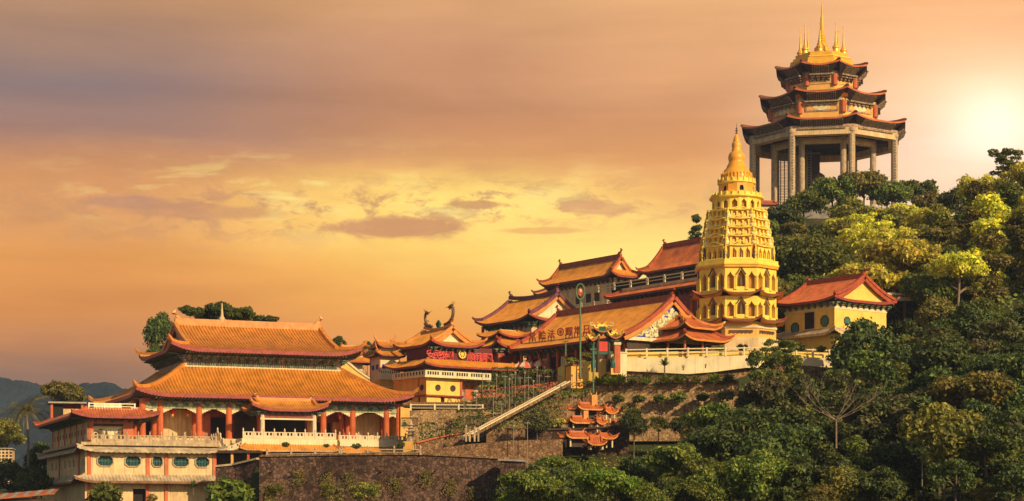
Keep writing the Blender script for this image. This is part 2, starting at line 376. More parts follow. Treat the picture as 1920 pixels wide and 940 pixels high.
def rect_roof(par, cx, cy, ax, ay, z, rise, kind='hip', w=2.0, g=None, lift=.8, LL=None, rib=.36, rh=.09, c=.6, th=.3,
              sw=1.6, sz=-.15, mat='tile_orange', trim='trim_purple', soff='trim_dark', brk='bracket', ridge='ridge_orange',
              ridge_h=.8, ridge_w=.5, hipw=.34, axis='x', gable='plaster_pale', bstep=1.1, bk=1.0, tips=True, ridge_curve=0.0, barge='ridge_orange', name='roof', curl=.6, low=True):
    """rectangular roof, centre cx, cy, half sizes ax (along the ridge) and ay. axis 'y' turns the ridge along local y."""
    if LL is None: LL = min(ax, ay)*.8
    tf = (lambda x, y, zz: (cx+x, cy+y, zz)) if axis == 'x' else (lambda x, y, zz: (cx-y, cy+x, zz))
    mb, tr, sf, bk_ = MB(), MB(), MB(), MB()
    C = [(-ax, -ay), (ax, -ay), (ax, ay), (-ax, ay)]
    if kind == 'hip': b = w
    else: b = ay
    if g is None: g = ax*.7
    for i in range(4):
        P0, P1 = C[i], C[(i+1) % 4]; L = 2*ax if i % 2 == 0 else 2*ay
        if kind == 'hip': segs = [(0, L, lambda s, L=L: min(w, s, L-s))]
        elif kind == 'xieshan':
            m = ax-g
            if i % 2 == 0: segs = [(0, m, lambda s: s), (m, L-m, lambda s: ay), (L-m, L, lambda s, L=L: L-s)]
            else: segs = [(0, L, lambda s, L=L: min(m, s, L-s))]
        else:
            if i % 2: continue
            segs = [(0, L, lambda s: ay)]
        side_sheet(mb, tr, sf, P0, P1, z, b, rise, segs, lift, LL, rib, rh, c, th, sw, sz)
        if brk: brackets(bk_, P0, P1, z+sz, sw, bstep, bk, ze=z-th*.7)
    roof = mb.move(tf).build(name, mat, par)
    tr.move(tf).build('eave_trim', trim, roof); sf.move(tf).build('eave_soffit', soff, roof)
    if brk: bk_.move(tf).build('bracket_row', brk, roof)
    def lf(s, d): return lift*max(0, 1-s/LL)**2.1*max(0, 1-d/b)
    if kind in ('hip', 'xieshan'):
        dt = w if kind == 'hip' else ax-g
        for sx, sy in ((-1, -1), (1, -1), (1, 1), (-1, 1)):
            path = [(sx*(ax+curl*.55), sy*(ay+curl*.55), z+lift+curl*.95), (sx*(ax+curl*.35), sy*(ay+curl*.35), z+lift+curl*.35)] if tips else []
            for k in range(9):
                d = dt*k/8; path.append((sx*(ax-d), sy*(ay-d), z+roofz(d, b, rise, c)+lf(d, d)+.02))
            hh = [hipw*(.35 if (tips and q < 1) else 1.0) for q in range(len(path))]
            MB().sweep(path, hh, hh).move(tf).build('hip_ridge', ridge, roof)
    if kind in ('xieshan', 'gable'):
        rx = g if kind == 'xieshan' else ax
        n = 14
        path = [(-rx+2*rx*k/n, 0, z+rise-.1+ridge_curve*abs(2*k/n-1)**2) for k in range(n+1)]
        MB().sweep(path, ridge_w, ridge_h).move(tf).build('roof_ridge', ridge, roof)
        fin = MB()
        for sx in (-1, 1):
            zt = z+rise+ridge_h+ridge_curve
            fin.sweep([(sx*(rx-.5), 0, zt-.3), (sx*(rx-.1), 0, zt+.1*ridge_h), (sx*(rx+.05), 0, zt+.6*ridge_h), (sx*(rx-.15), 0, zt+ridge_h)], [ridge_w*.9, ridge_w*.8, ridge_w*.6, ridge_w*.3], [.4*ridge_h]*3+[.15*ridge_h])
        fin.move(tf).build('ridge_finial', ridge, roof)
        d0 = ax-g if kind == 'xieshan' else 0.0
        for sx in (-1, 1):
            xg = sx*(rx-.45)
            pts = []
            for k in range(9):
                d = d0+(ay-d0)*k/8; pts.append((xg, -ay+d, z+roofz(d, b, rise, c)-.05))
            zb = z+roofz(d0, b, rise, c)-.15
            poly = pts+[(p[0], -p[1], p[2]) for p in reversed(pts[:-1])]
            vs = poly; m_ = MB(); m_.add(vs, [tuple(range(len(vs))) if sx < 0 else tuple(reversed(range(len(vs))))])
            if kind == 'gable' and low: m_.box(xg-.05, xg+.05, -ay+sw, ay-sw, z-1.4, zb+.1)
            m_.move(tf).build('gable_wall', gable, roof)
            for sy in (-1, 1):
                pa = []; pb = []
                for k in range(9):
                    d = d0+(ay-d0)*k/8; zz = z+roofz(d, b, rise, c)+lf(max(0, ax-rx), d)
                    pa.append((sx*rx, sy*(ay-d), zz)); pb.append((sx*(rx+.04), sy*(ay-d)*.985, zz-.62))
                MB().sweep(pa, hipw*1.2, hipw*1.1).move(tf).build('verge_ridge', ridge, roof)
                MB().sweep(pb, .14, .5).move(tf).build('bargeboard', barge, roof)
    return roof
def poly_roof(par, n, r, ph, z, rise, w, lift, LL, sw, rib=.3, rh=.08, c=.6, th=.28, sz=-.15, mat='tile_orange', trim='trim_purple', soff='trim_dark',
              brk='bracket', ridge='ridge_orange', hipw=.3, bstep=1.0, bk=1.0, hang=.9, name='roof', curl=.5, cx=0, cy=0):
    C = [(cx+r*math.cos(ph+2*math.pi*k/n), cy+r*math.sin(ph+2*math.pi*k/n)) for k in range(n)]
    mb, tr, sf, bk_ = MB(), MB(), MB(), MB(); tn = math.tan(math.pi/2-math.pi/n); L = 2*r*math.sin(math.pi/n)
    for i in range(n):
        side_sheet(mb, tr, sf, C[i], C[(i+1) % n], z, w, rise, [(0, L, lambda s: min(w, s*tn, (L-s)*tn))], lift, LL, rib, rh, c, th, sw, sz)
        if brk: brackets(bk_, C[i], C[(i+1) % n], z+sz, sw, bstep, bk, hang, z-th*.7)
    roof = mb.build(name, mat, par); tr.build('eave_trim', trim, roof); sf.build('eave_soffit', soff, roof)
    if brk: bk_.build('bracket_row', brk, roof)
    for k in range(n):
        a = ph+2*math.pi*k/n; q = 1/math.cos(math.pi/n)
        path = [(cx+(r+curl*.8)*math.cos(a), cy+(r+curl*.8)*math.sin(a), z+lift+curl*.9), (cx+(r+curl*.4)*math.cos(a), cy+(r+curl*.4)*math.sin(a), z+lift+curl*.3)]
        for j in range(7):
            d = w*j/6; s = d/tn; rr = r-d*q
            path.append((cx+rr*math.cos(a), cy+rr*math.sin(a), z+roofz(d, w, rise, c)+lift*max(0, 1-s/LL)**2.1*(1-d/w)+.02))
        MB().sweep(path, [hipw*.4]+[hipw]*8, [hipw*.4]+[hipw]*8).build('hip_ridge', ridge, roof)
    return roof
def opening_panel(mb, x0, x1, z0, z1, ops, fn, depth=.35):
    """wall face with real openings. ops: (xc, half width, zsill, zspring, rise, kind); fn(x, dep, z) maps into place"""
    xs = {x0, x1}
    for xc, hw, zs, zt, rs, kd in ops:
        for k in range(9): xs.add(xc-hw+2*hw*k/8)
    xs = sorted(x for x in xs if x0-1e-6 <= x <= x1+1e-6)
    def span(o, x):
        xc, hw, zs, zt, rs, kd = o; q = min(1, abs(x-xc)/hw)
        if kd == 'point': return zs, zt+rs*(1-q**.85)*(.8+.2*(1-q)**2)
        if kd == 'arch': return zs, zt+rs*math.sqrt(max(0, 1-q*q))
        if kd == 'oct': c = max(0, q-.6)/.4*rs; return zs+c, zt-c
        if kd == 'round': c = math.sqrt(max(0, 1-q*q)); m = (zs+zt)/2; h = (zt-zs)/2; return m-h*c, m+h*c
        return zs, zt
    for a, b in zip(xs, xs[1:]):
        mid = (a+b)/2; hit = [o for o in ops if abs(mid-o[0]) < o[1]]
        if not hit:
            mb.add([fn(a, 0, z0), fn(b, 0, z0), fn(b, 0, z1), fn(a, 0, z1)], [(0, 1, 2, 3)]); continue
        o = hit[0]; la, ha = span(o, a); lb, hb = span(o, b)
        mb.add([fn(a, 0, z0), fn(b, 0, z0), fn(b, 0, lb), fn(a, 0, la)], [(0, 1, 2, 3)])
        mb.add([fn(a, 0, ha), fn(b, 0, hb), fn(b, 0, z1), fn(a, 0, z1)], [(0, 1, 2, 3)])
        mb.add([fn(a, 0, ha), fn(b, 0, hb), fn(b, depth, hb), fn(a, depth, ha)], [(0, 1, 2, 3)])
        mb.add([fn(a, 0, la), fn(b, 0, lb), fn(b, depth, lb), fn(a, depth, la)], [(0, 1, 2, 3)])
    for xc, hw, zs, zt, rs, kd in ops:
        if kd in ('round',): continue
        zr = (zs, zt) if kd != 'oct' else (zs+rs, zt-rs)
        for x in (xc-hw, xc+hw): mb.add([fn(x, 0, zr[0]), fn(x, depth, zr[0]), fn(x, depth, zr[1]), fn(x, 0, zr[1])], [(0, 1, 2, 3)])
    return mb
def face_front(y=0): return lambda x, d, z: (x, y+d, z)          # wall facing local -y
def face_left(x=0): return lambda a, d, z: (x+d, a, z)           # wall facing local -x, a runs along y
def balustrade(par, path, h=.9, post=1.6, mat='white_stone', name='balustrade', pw=.16, rail=.1, panel=True, ball=True, infill=.62, label=None):
    """stone railing along a path: posts with caps, rail, pierced panels"""
    m = MB(); path = [Vector(p) for p in path]
    for a, b in zip(path, path[1:]):
        L = (b-a).length; n = max(1, round(L/post)); ang = math.atan2(b.y-a.y, b.x-a.x)
        m.sweep([a+Vector((0, 0, h*.82)), b+Vector((0, 0, h*.82))], rail, rail)
        if panel:
            m.sweep([a+Vector((0, 0, .0)), b+Vector((0, 0, .0))], rail*.8, h*.42)
            k = max(2, n*3)
            for i in range(k):
                c = a.lerp(b, (i+.5)/k); m.box(c.x-.10, c.x+.10, c.y-rail*.3, c.y+rail*.3, c.z+h*.42, c.z+h*.83, ang, (c.x, c.y))
        else:
            m.sweep([a+Vector((0, 0, h*.4)), b+Vector((0, 0, h*.4))], rail*.7, rail*.7)
        for i in range(n+1):
            c = a.lerp(b, i/n); m.box(c.x-pw/2, c.x+pw/2, c.y-pw/2, c.y+pw/2, c.z, c.z+h, ang, (c.x, c.y))
            if ball: m.lathe(c.x, c.y, [(pw*.35, c.z+h), (pw*.7, c.z+h+.12), (pw*.55, c.z+h+.26), (.02, c.z+h+.42)], 6)
    return m.build(name, mat, par, label=label)
def text_part(par, body, size, name, mat, loc, rot, ext=.04):
    c = bpy.data.curves.new('lettering', 'FONT'); c.body = body; c.size = size; c.extrude = ext; c.align_x = 'CENTER'; c.offset = size*.012
    o = bpy.data.objects.new('lettering', c); COL.objects.link(o); dg = bpy.context.evaluated_depsgraph_get()
    me = bpy.data.meshes.new_from_object(o.evaluated_get(dg)); bpy.data.objects.remove(o)
    me.materials.clear(); me.materials.append(MATS[mat])
    t = bpy.data.objects.new(name, me); COL.objects.link(t); t.parent = par.e if isinstance(par, T) else par
    t.location = loc; t.rotation_euler = rot
    return t
def column(par, x, y, z0, z1, r, mat='red_column', n=12, base=True, name='column'):
    m = MB().lathe(x, y, [(r*1.35, z0), (r*1.35, z0+.25), (r, z0+.35), (r*.95, z1)] if base else [(r, z0), (r*.95, z1)], n)
    return m.build(name, mat, par, smooth=False)
def leafquad(m, c, nrm, s, rnd, asp=.6):
    t = nrm.orthogonal().normalized(); b = nrm.cross(t); a = rnd.uniform(0, 6.283)
    u = (t*math.cos(a)+b*math.sin(a))*s; v = (b*math.cos(a)-t*math.sin(a))*s*asp
    n = len(m.v); m.v += [tuple(c-u), tuple(c-v*1.0+nrm*s*.15), tuple(c+u), tuple(c+v*1.0+nrm*s*.15)]; m.f.append((n, n+1, n+2, n+3))
def rdir(rnd):
    while True:
        v = Vector((rnd.uniform(-1, 1), rnd.uniform(-1, 1), rnd.uniform(-1, 1)))
        if .05 < v.length < 1: return v.normalized()
# ================================================================== great hall on the left
H = T('great_hall', 'wide double roofed temple hall with red columns, nearest to the left edge', 'temple hall', 255, 822, 235, 22)
LX, LY = 36.0, 31.0
MB().box(-1.2, LX+1.0, -2.6, LY, -3.2, 0).build('platform', 'plaster_cream', H)
r1 = rect_roof(H, LX/2, LY/2, LX/2, LY/2, 5.45, 4.2, 'hip', w=7.6, lift=.8, LL=4.6, rib=.42, rh=.2, c=.62, th=.34, sw=2.6, sz=-.5, name='lower_roof', hipw=.42, curl=.9, bstep=1.3, bk=1.1)
MB().box(7.6, LX-7.6, 7.5, LY-7.5, 9.2, 11.5).build('upper_wall', 'frieze', H)
m = MB(); m.box(7.45, LX-7.45, 7.35, 7.5, 9.55, 9.75).box(7.45, LX-7.45, 7.35, 7.5, 10.9, 11.1); m.box(7.4, 7.6, 7.4, LY-7.4, 9.5, 9.75)
m.build('cornice', 'plaster_pale', H)
m = MB()                                            # carved figures of the frieze
rnd = random.Random(3)
for k in range(70):
    x = 8+20*k/70; hh = rnd.uniform(.5, 1.1); m.box(x, x+rnd.uniform(.1, .22), 7.32, 7.52, 9.75, 9.75+hh)
m.build('frieze_carving', 'bracket', H)
r2 = rect_roof(H, LX/2, LY/2, 12.6, 10.4, 11.6, 4.1, 'xieshan', g=9.9, lift=.9, LL=4.2, rib=.42, rh=.2, c=.6, th=.34, sw=2.1, sz=-.45, name='upper_roof',
               ridge_h=.95, ridge_w=.6, hipw=.42, curl=.9, gable='frieze', barge='tile_red', bstep=1.2, bk=.9)
MB().lathe(LX/2-3.6, LY/2, [(.34, 16.1), (.42, 16.7), (.2, 17.1), (.12, 17.9), (.05, 18.8)], 8).build('roof_spire', 'plaster_cream', r2)
# columns, beams and the wall of the lower storey
for px, yy in ((267, 2.3), (300, 2.3), (373, 2.3), (429, 2.3), (488, 2.3), (606, 2.3), (661, 2.3), (724, 2.3), (747, 2.3)):
    column(H, H.xx(px, yy), yy, 0, 5.0, .42)
for px in (289, 364, 640, 652, 718): column(H, H.xx(px, 5.2), 5.2, 0, 5.0, .34)
for y in (6, 11, 16, 21, 26): column(H, .9, y, 0, 5.0, .38)
MB().box(1.2, LX-.6, 2.1, 2.5, 3.9, 4.65).build('painted_beam', 'beam_painted', H)
MB().box(1.2, LX-.6, 2.05, 2.55, 4.65, 5.15).build('upper_beam', 'trim_purple', H)
m = MB()
for px in (267, 300, 373, 429, 606, 661, 724, 747):      # curved corbels under the beam
    x = H.xx(px, 2.3)
    for s in (-1, 1):
        for q in range(4): m.box(x+s*(.4+.3*q)-.16, x+s*(.4+.3*q)+.16, 2.2, 2.4, 3.9-.55*(1-q/4), 3.9)
m.build('corbel', 'plaster_pale', H)
MB().box(1.0, LX-1.0, 6.6, 7.0, 0, 5.2).build('rear_wall', 'trim_purple', H)
MB().box(.8, 1.1, 6.6, LY-1, 0, 5.2).build('side_wall', 'plaster_cream', H)
def panel(a, b, z0, z1, mat, nm, y=6.45):
    x0, x1 = H.xx(a, y), H.xx(b, y); return MB().box(x0, x1, y, y+.14, z0, z1).build(nm, mat, H)
panel(306, 360, .1, 4.0, 'plaster_cream', 'wall_panel'); panel(273, 283, .1, 3.9, 'dark_inside', 'doorway')
panel(396, 436, 0, 3.1, 'dark_inside', 'doorway'); panel(378, 394, .1, 3.6, 'red_column', 'door_leaf'); panel(496, 572, 0, 3.9, 'dark_inside', 'doorway')
panel(576, 590, .1, 3.0, 'tile_orange', 'door_leaf'); panel(594, 620, .1, 2.7, 'dark_inside', 'doorway'); panel(624, 640, .1, 2.8, 'tile_orange', 'door_leaf')
panel(665, 712, .1, 4.0, 'plaster_cream', 'wall_panel'); panel(440, 480, 0, 3.9, 'wood_dark', 'doorway')
m = MB()
for px in (317, 333, 349, 676, 689, 702): x = H.xx(px, 6.42); m.box(x-.05, x+.05, 6.38, 6.47, .2, 3.9)
m.build('panel_moulding', 'plaster_cream', H)
e = MB(); opening_panel(e, H.xx(751, 1.6), H.xx(771, 1.6), -.2, 4.7, [(H.xx(758.5, 1.6), .36, 1.9, 3.0, 0, 'round')], face_front(1.6)); e.box(H.xx(751, 1.6), H.xx(751, 1.6)+.1, 1.7, 6.6, -.2, 4.7); e.box(H.xx(771, 1.6)-.1, H.xx(771, 1.6), 1.65, 6.6, -.2, 4.7)
e.build('end_wall', 'plaster_orange', H)
wn = MB().lathe(0, 0, [(.42, -.06), (.42, .06), (.34, .06), (.34, -.06)], 16); wn.move(lambda x, y, z: (H.xx(758.5, 1.6)+x, 1.62+z, 2.45+y)); wf = wn.build('round_window', 'plaster_pale', H)
m = MB().box(H.xx(758.5, 1.6)-.36, H.xx(758.5, 1.6)+.36, 1.95, 2.0, 2.05, 2.85)
for q in (-.18, 0, .18): m.box(H.xx(758.5, 1.6)+q-.025, H.xx(758.5, 1.6)+q+.025, 1.7, 1.76, 2.1, 2.8)
m.build('lattice', 'teal_lattice', wf)
# porch
px0, px1 = H.xx(472, -3.4), H.xx(616, -3.4); yp = -3.4
pr = rect_roof(H, (px0+px1)/2, yp+3.0, (px1-px0)/2, 3.0, H.zz(768, (px0+px1)/2, yp), 1.3, 'xieshan', g=(px1-px0)/2-1.2, lift=.75, LL=3.2, rib=.34, rh=.09, th=.3, sw=1.1, name='porch_roof', ridge_h=.4, ridge_w=.4, hipw=.3, curl=.5, bstep=.8, bk=.6)
zc = H.zz(768, (px0+px1)/2, yp)-.25
for px in (492, 589): column(H, H.xx(px, yp+1.2), yp+1.2, 0, zc-.3, .30, 'white_stone', 8, name='porch_column')
MB().box(H.xx(488, yp+1), H.xx(593, yp+1), yp+1.0, yp+1.35, zc-.75, zc-.2).build('porch_beam', 'trim_purple', H)
MB().box(H.xx(488, yp+1), H.xx(593, yp+1), yp+.95, yp+1.0, zc-1.0, zc-.8).build('porch_fringe', 'plaster_pale', H)
# front deck with its little tiled canopies
dA0, dA1, dB0, dB1 = H.xx(453, -5.2), H.xx(632, -5.2), H.xx(637, -3.6), H.xx(760, -3.6)
MB().box(dA0, dA1, -5.3, -2.6, -.75, 0).build('porch_deck', 'plaster_pale', H)
MB().box(dB0, dB1, -3.7, -2.6, -.75, 0).build('porch_deck', 'plaster_pale', H)
def canopy(par, x0, x1, y0, zt, w, dz, name='canopy', mat='tile_orange', left=True, right=True):
    """lean-to strip of tiles falling from the wall line y0 towards the front"""
    rt = rect_roof(par, (x0+x1)/2, y0, (x1-x0)/2+w, w, zt-dz, dz, 'hip', w=w*.92, lift=.35, LL=2.0, rib=.34, rh=.08, th=.16, sw=w*.8, mat=mat, trim='tile_orange', ridge='ridge_orange', hipw=.2, brk=None, name=name, curl=.25)
    return rt
canopy(H, dA0+.6, dA1-.6, -5.2, -.72, 1.1, .75); canopy(H, dB0+.6, dB1-.9, -3.6, -.85, .9, .75)
MB().box(dA0+1.2, LX+.8, -2.62, -2.4, -4.5, -.7).build('deck_wall', 'wood_dark', H)
b1 = balustrade(None, [(dA0+.2, -5.2, .02), (dA1-.2, -5.2, .02)], .85, 1.25); b1.parent = H.e
b2 = balustrade(None, [(dB0, -3.6, -.15), (dB1, -3.6, -.15)], .85, 1.25); b2.parent = H.e
b3 = balustrade(None, [(H.xx(408, -3.4), -3.4, .1), (H.xx(424, -5.0), -5.0, -1.9)], .85, 1.0, name='stair_balustrade'); b3.parent = H.e
b4 = balustrade(None, [(H.xx(424, -5.0), -5.0, -1.9), (dA0+.2, -5.2, -1.0)], .75, 1.2, name='stair_balustrade'); b4.parent = H.e
m = MB()
for k in range(10): m.box(H.xx(410, -3.4), H.xx(452, -3.4), -5-.0*k+.0, -3-.0*k, -2.6-.0*k, -2.4)
MB().box(H.xx(408, -5), H.xx(452, -5), -5.1, -2.7, -2.4, -2.0).build('landing', 'plaster_pale', H)
MB().box(H.xx(412, -3), H.xx(470, -3), -2.9, -2.75, -5.0, -2.4).build('undercroft_opening', 'dark_inside', H)
# lanterns
def lantern(px, py, yl, s=.42, label=''):
    x = H.xx(px, yl); p = H.o+Vector((H.u.x*x+H.v.x*yl, H.u.y*x+H.v.y*yl, 0)); z = zat(py, p.y)
    e = bpy.data.objects.new('red_lantern', None); COL.objects.link(e); e.location = (p.x, p.y, z)
    tag(e, label, 'lantern', 'red lanterns under the great hall eaves')
    MB().lathe(0, 0, [(.10, -s*.9), (s*.7, -s*.7), (s, 0), (s*.7, s*.7), (.10, s*.9)], 12).build('lantern_body', 'lantern', e, True)
    MB().lathe(0, 0, [(.14, s*.85), (.14, s*1.05)], 8).lathe(0, 0, [(.13, -s*1.5), (.16, -s*.85)], 8).build('lantern_cap', 'gold_paint', e)
    MB().tube([(0, 0, s), (0, 0, s+1.1)], .03, 4).build('hanging_cord', 'wood_dark', e)
for q, pos in zip(((323.5, 772), (352, 772), (594, 775), (637.5, 777), (735, 777)),
                  ('left one of the two red lanterns before the cream panel by the terrace corner', 'right one of the two red lanterns before the left cream panel',
                   'red lantern hanging just behind the right white column of the porch', 'red lantern hanging right of the porch over the dark doorway', 'red lantern between the two rightmost red columns of the great hall')):
    lantern(q[0], q[1], 3.4, .40, pos)
# ================================================================== terrace house below and left of the hall
Q = T('terrace_house', 'cream house with octagonal green lattice windows under a stone railed deck', 'house', 160, 940, 225.8, 22)
WX = Q.xx(404, 0); WD = 30.0
z_deck = Q.zz(829); z_c1 = Q.zz(845); z_f1b = Q.zz(888); z_c0 = Q.zz(905)
ops = [(Q.xx(p), (Q.xx(p+w/2)-Q.xx(p-w/2))/2, Q.zz(874), Q.zz(854), .35, 'oct') for p, w in ((197, 30), (249, 30), (295, 20), (339, 30), (379, 26))]
fm = MB(); opening_panel(fm, 0, WX, z_f1b-.4, z_c1+.3, ops, face_front(0), .3); fm.build('front_wall', 'plaster_cream', Q)
sops = []
for px in (98, 106, 113, 123, 131, 139, 147, 157): yc = Q.yy(px); sops.append((yc, .75, z_f1b+.9, z_c1-.75, 0, 'rect'))
fm = MB(); opening_panel(fm, 0, WD, z_f1b-.4, z_c1+.3, sops, face_left(0), .3); fm.build('side_wall', 'plaster_cream', Q)
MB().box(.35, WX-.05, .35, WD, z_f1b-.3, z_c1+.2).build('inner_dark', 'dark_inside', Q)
for o in ops:
    m = MB()
    xc, hw, a, b_ = o[0], o[1], o[2], o[3]
    for s0, s1 in (((-hw, a+.35), (-hw, b_-.35)), ((-hw, b_-.35), (-hw*.6, b_)), ((-hw*.6, b_), (hw*.6, b_)), ((hw*.6, b_), (hw, b_-.35)), ((hw, b_-.35), (hw, a+.35)), ((hw, a+.35), (hw*.6, a)), ((hw*.6, a), (-hw*.6, a)), ((-hw*.6, a), (-hw, a+.35))):
        m.sweep([(xc+s0[0], -.04, s0[1]), (xc+s1[0], -.04, s1[1])], .12, .12, up=(0, -1, 0))
    wf = m.build('window_frame', 'grey_stone', Q)
    m = MB(); n = int(hw*2/.17)
    for k in range(n+1): x = xc-hw+2*hw*k/n; m.box(x-.03, x+.03, .12, .17, a, b_)
    m.box(xc-hw, xc+hw, .1, .15, (a+b_)/2-.03, (a+b_)/2+.03)
    m.build('window_lattice', 'teal_lattice', wf)
for px in (96, 106, 113, 123, 131, 139, 147, 157):
    yc = Q.yy(px); m = MB()
    for q in (-.75, 0, .75): m.box(-.04, .04, yc+q-.04, yc+q+.04, z_f1b+.9, z_c1-.75)
    m.box(-.04, .04, yc-.8, yc+.8, z_f1b+.8, z_f1b+.92); m.build('side_window_frame', 'plaster_pale', Q)
for px in (167, 277, 312, 402): x = Q.xx(px); MB().box(x-.22, x+.22, -.14, .1, z_f1b-.5, z_c1+.1).build('pilaster', 'red_column', Q)
for px in (112, 149): y = Q.yy(px); MB().box(-.14, .1, y-.25, y+.25, z_f1b-.5, z_c1+.1).build('pilaster', 'red_column', Q)
# ground floor
gm = MB(); gops = [(Q.xx(262), .75, -1, z_c0-.7, 0, 'rect'), (Q.xx(178), .5, -1, z_c0-.7, 0, 'rect')]
opening_panel(gm, 0, WX, -4, z_c0+.3, gops, face_front(.25), .3); gm.box(.05, .2, .3, WD, -4, z_c0+.2); gm.build('ground_floor_wall', 'plaster_cream', Q)
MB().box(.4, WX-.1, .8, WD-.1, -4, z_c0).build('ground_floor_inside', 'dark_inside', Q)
for px in (168, 277, 312, 402): x = Q.xx(px); MB().box(x-.2, x+.2, .08, .3, -4, z_c0).build('pilaster', 'red_column', Q)
balu = balustrade(None, [(Q.xx(215, -1.6), -1.6, -1.1), (Q.xx(400, -1.6), -1.6, -1.1)], .8, 2.2, mat='plaster_pale', ball=False, name='yard_balustrade'); balu.parent = Q.e
# eaves between the floors: stone canopies with upturned corners
def skirt(par, name, x0, x1, y0, y1, z, rise, w, mat, trim, rib=.36, lift=.5, rh=.05, th=.22, brk=None, LL=3, sz=-.05):
    return rect_roof(par, (x0+x1)/2, (y0+y1)/2, (x1-x0)/2+w, (y1-y0)/2+w, z, rise, 'hip', w=w, lift=lift, LL=LL, rib=rib, rh=rh, th=th, sw=w, sz=sz, mat=mat, trim=trim, soff='wood_dark', ridge=mat, brk=brk, hipw=.22, name=name, curl=.2, bstep=1.0, bk=.5)
skirt(Q, 'upper_canopy', 0, WX, 0, WD, z_c1+.05, .55, 1.15, 'tile_stone', 'tile_stone', rib=.6, rh=.02, th=.3)
skirt(Q, 'lower_canopy', 0, WX, 0, WD, z_c0+.1, .85, 1.5, 'tile_stone', 'tile_brown', rib=.4, rh=.09)
MB().box(-.6, WX+.4, -.6, WD, z_deck-.35, z_deck).build('deck_slab', 'grey_stone', Q)
bl = balustrade(None, [(WX+.2, 3.0, z_deck), (WX+.2, -.45, z_deck), (Q.xx(172, -.45), -.45, z_deck)], .95, 1.35, mat='grey_stone'); bl.parent = Q.e
# side pavilion standing on the deck
S = T('deck_pavilion', 'low pavilion with red tiled eaves and cream slotted walls on the terrace deck', 'pavilion', 163, 829, 226.6, 22)
SX = S.xx(250); 
MB().box(0, .25, 0, 27, 0, 2.95).build('side_wall', 'plaster_cream', S)
fm = MB(); opening_panel(fm, 0, SX, 0, 2.9, [((S.xx(175)+S.xx(231))/2, (S.xx(231)-S.xx(175))/2, .35, 2.2, 0, 'rect')], face_front(0), .25); fm.build('front_wall', 'red_column', S)
MB().box(S.xx(171), S.xx(236), .5, .6, .1, 2.5).build('display_wall', 'plaster_pale', S)
m = MB()
for px, r_ in ((181, .42), (226, .38)):
    w_ = MB().lathe(0, 0, [(r_, 0), (r_, .05), (r_*.75, .05), (r_*.75, 0)], 12).lathe(0, 0, [(r_*.4, 0), (r_*.4, .06)], 8); w_.move(lambda x, y, z: (S.xx(px)+x, .42-z, 1.0+y)); m.add(w_.v, w_.f)
m.build('wheel_ornament', 'wood_dark', S)
MB().box(S.xx(187), S.xx(193), .3, .45, .35, 1.6).lathe(S.xx(201), .4, [(.22, .35), (.3, .7), (.14, 1.1), (.05, 1.4)], 8).box(S.xx(224), S.xx(228), .3, .45, .35, 1.6).build('display_figure', 'bronze', S)
MB().box(S.xx(175), S.xx(231), .1, .2, 1.95, 2.2).build('dark_fringe', 'wood_dark', S)
MB().box(S.xx(177), S.xx(229), .02, .1, 2.2, 2.5).build('yellow_valance', 'plaster_yellow', S)  # yellow plaster strip above the display opening
for y in (2.5, 7, 11.5, 16.2, 21, 26): MB().box(-.12, .02, y-.16, y+.16, 0, 2.95).build('pilaster', 'red_column', S)
for k in range(11):
    y = 1.4+2.3*k; MB().box(-.05, .02, y-.13, y+.13, .95, 1.55).build('slot_window', 'dark_inside', S)
skirt(S, 'tiled_eaves', 0, SX+.6, 0, 26.6, 3.0, 1.05, 2.1, 'tile_red', 'trim_purple', rib=.32, lift=.55, rh=.08, th=.28, brk='bracket', LL=3, sz=-.2)
MB().box(-.2, SX, -.2, 26, 3.6, 3.98).build('roof_slab', 'plaster_pale', S)
bb = balustrade(None, [(S.xx(170), 1.2, 4.0), (SX+.4, 1.2, 4.0)], .75, 1.6, mat='white_paint', panel=False, ball=False, name='roof_rail'); bb.parent = S.e
MB().box(S.xx(176, 2.2), S.xx(228, 2.2), 2.2, 2.4, 3.98, 4.75).build('parapet', 'plaster_pale', S)
K = T('rooftop_shed', 'small brown shed with a flat roof behind the left red eaves', 'shed', 95, 792, 252, 14)
MB().box(0, .3, 0, 3, 0, 2.5).box(0, 4.2, 2.7, 3, 0, 2.5).box(3.9, 4.2, 0, 3, 0, 2.5).build('shed_wall', 'red_column', K)
MB().box(-.3, 4.6, -.4, 3.2, 2.5, 2.7).build('shed_roof', 'concrete', K); MB().box(1.6, 3.9, .2, .3, 0, 1.8).build('shed_railing', 'plaster_cream', K)
MB().box(.3, 1.6, .4, .5, 0, 2.4).build('shed_door', 'dark_inside', K)
# ================================================================== pagoda
A = T('tiered_pagoda', 'golden octagonal pagoda of arched storeys ending in a bell spire', 'pagoda', 1381, 648, 265, 0)
def zp(py): return A.zz(py)
ph8 = R(-90+22.5)
U = 265/F
def octwall(name, rpx, py0, py1, mat, opsf=None, dep=.4, par=A, cy=0):
    r = rpx*U; m = MB(); L = 2*r*math.sin(math.pi/8); ap = r*math.cos(math.pi/8)
    for k in range(8):
        a = R(-90+45*k); ca, sa = math.cos(a), math.sin(a)
        fn = lambda x, d, z, ca=ca, sa=sa: ((ap-d)*ca-x*sa, (ap-d)*sa+x*ca, z)
        opening_panel(m, -L/2, L/2, zp(py0), zp(py1), opsf(L) if opsf else [], fn, dep)
    return m.build(name, mat, par)
MB().lathe(0, 0, [(76*U, zp(668)), (76*U, zp(610))], 8, ph8).build('base_storey', 'plaster_orange', A)
MB().lathe(0, 0, [(80*U, zp(668)), (80*U, zp(640)), (77*U, zp(640))], 8, ph8).build('plinth', 'plaster_cream', A)
def frz(L): return []
m = MB()
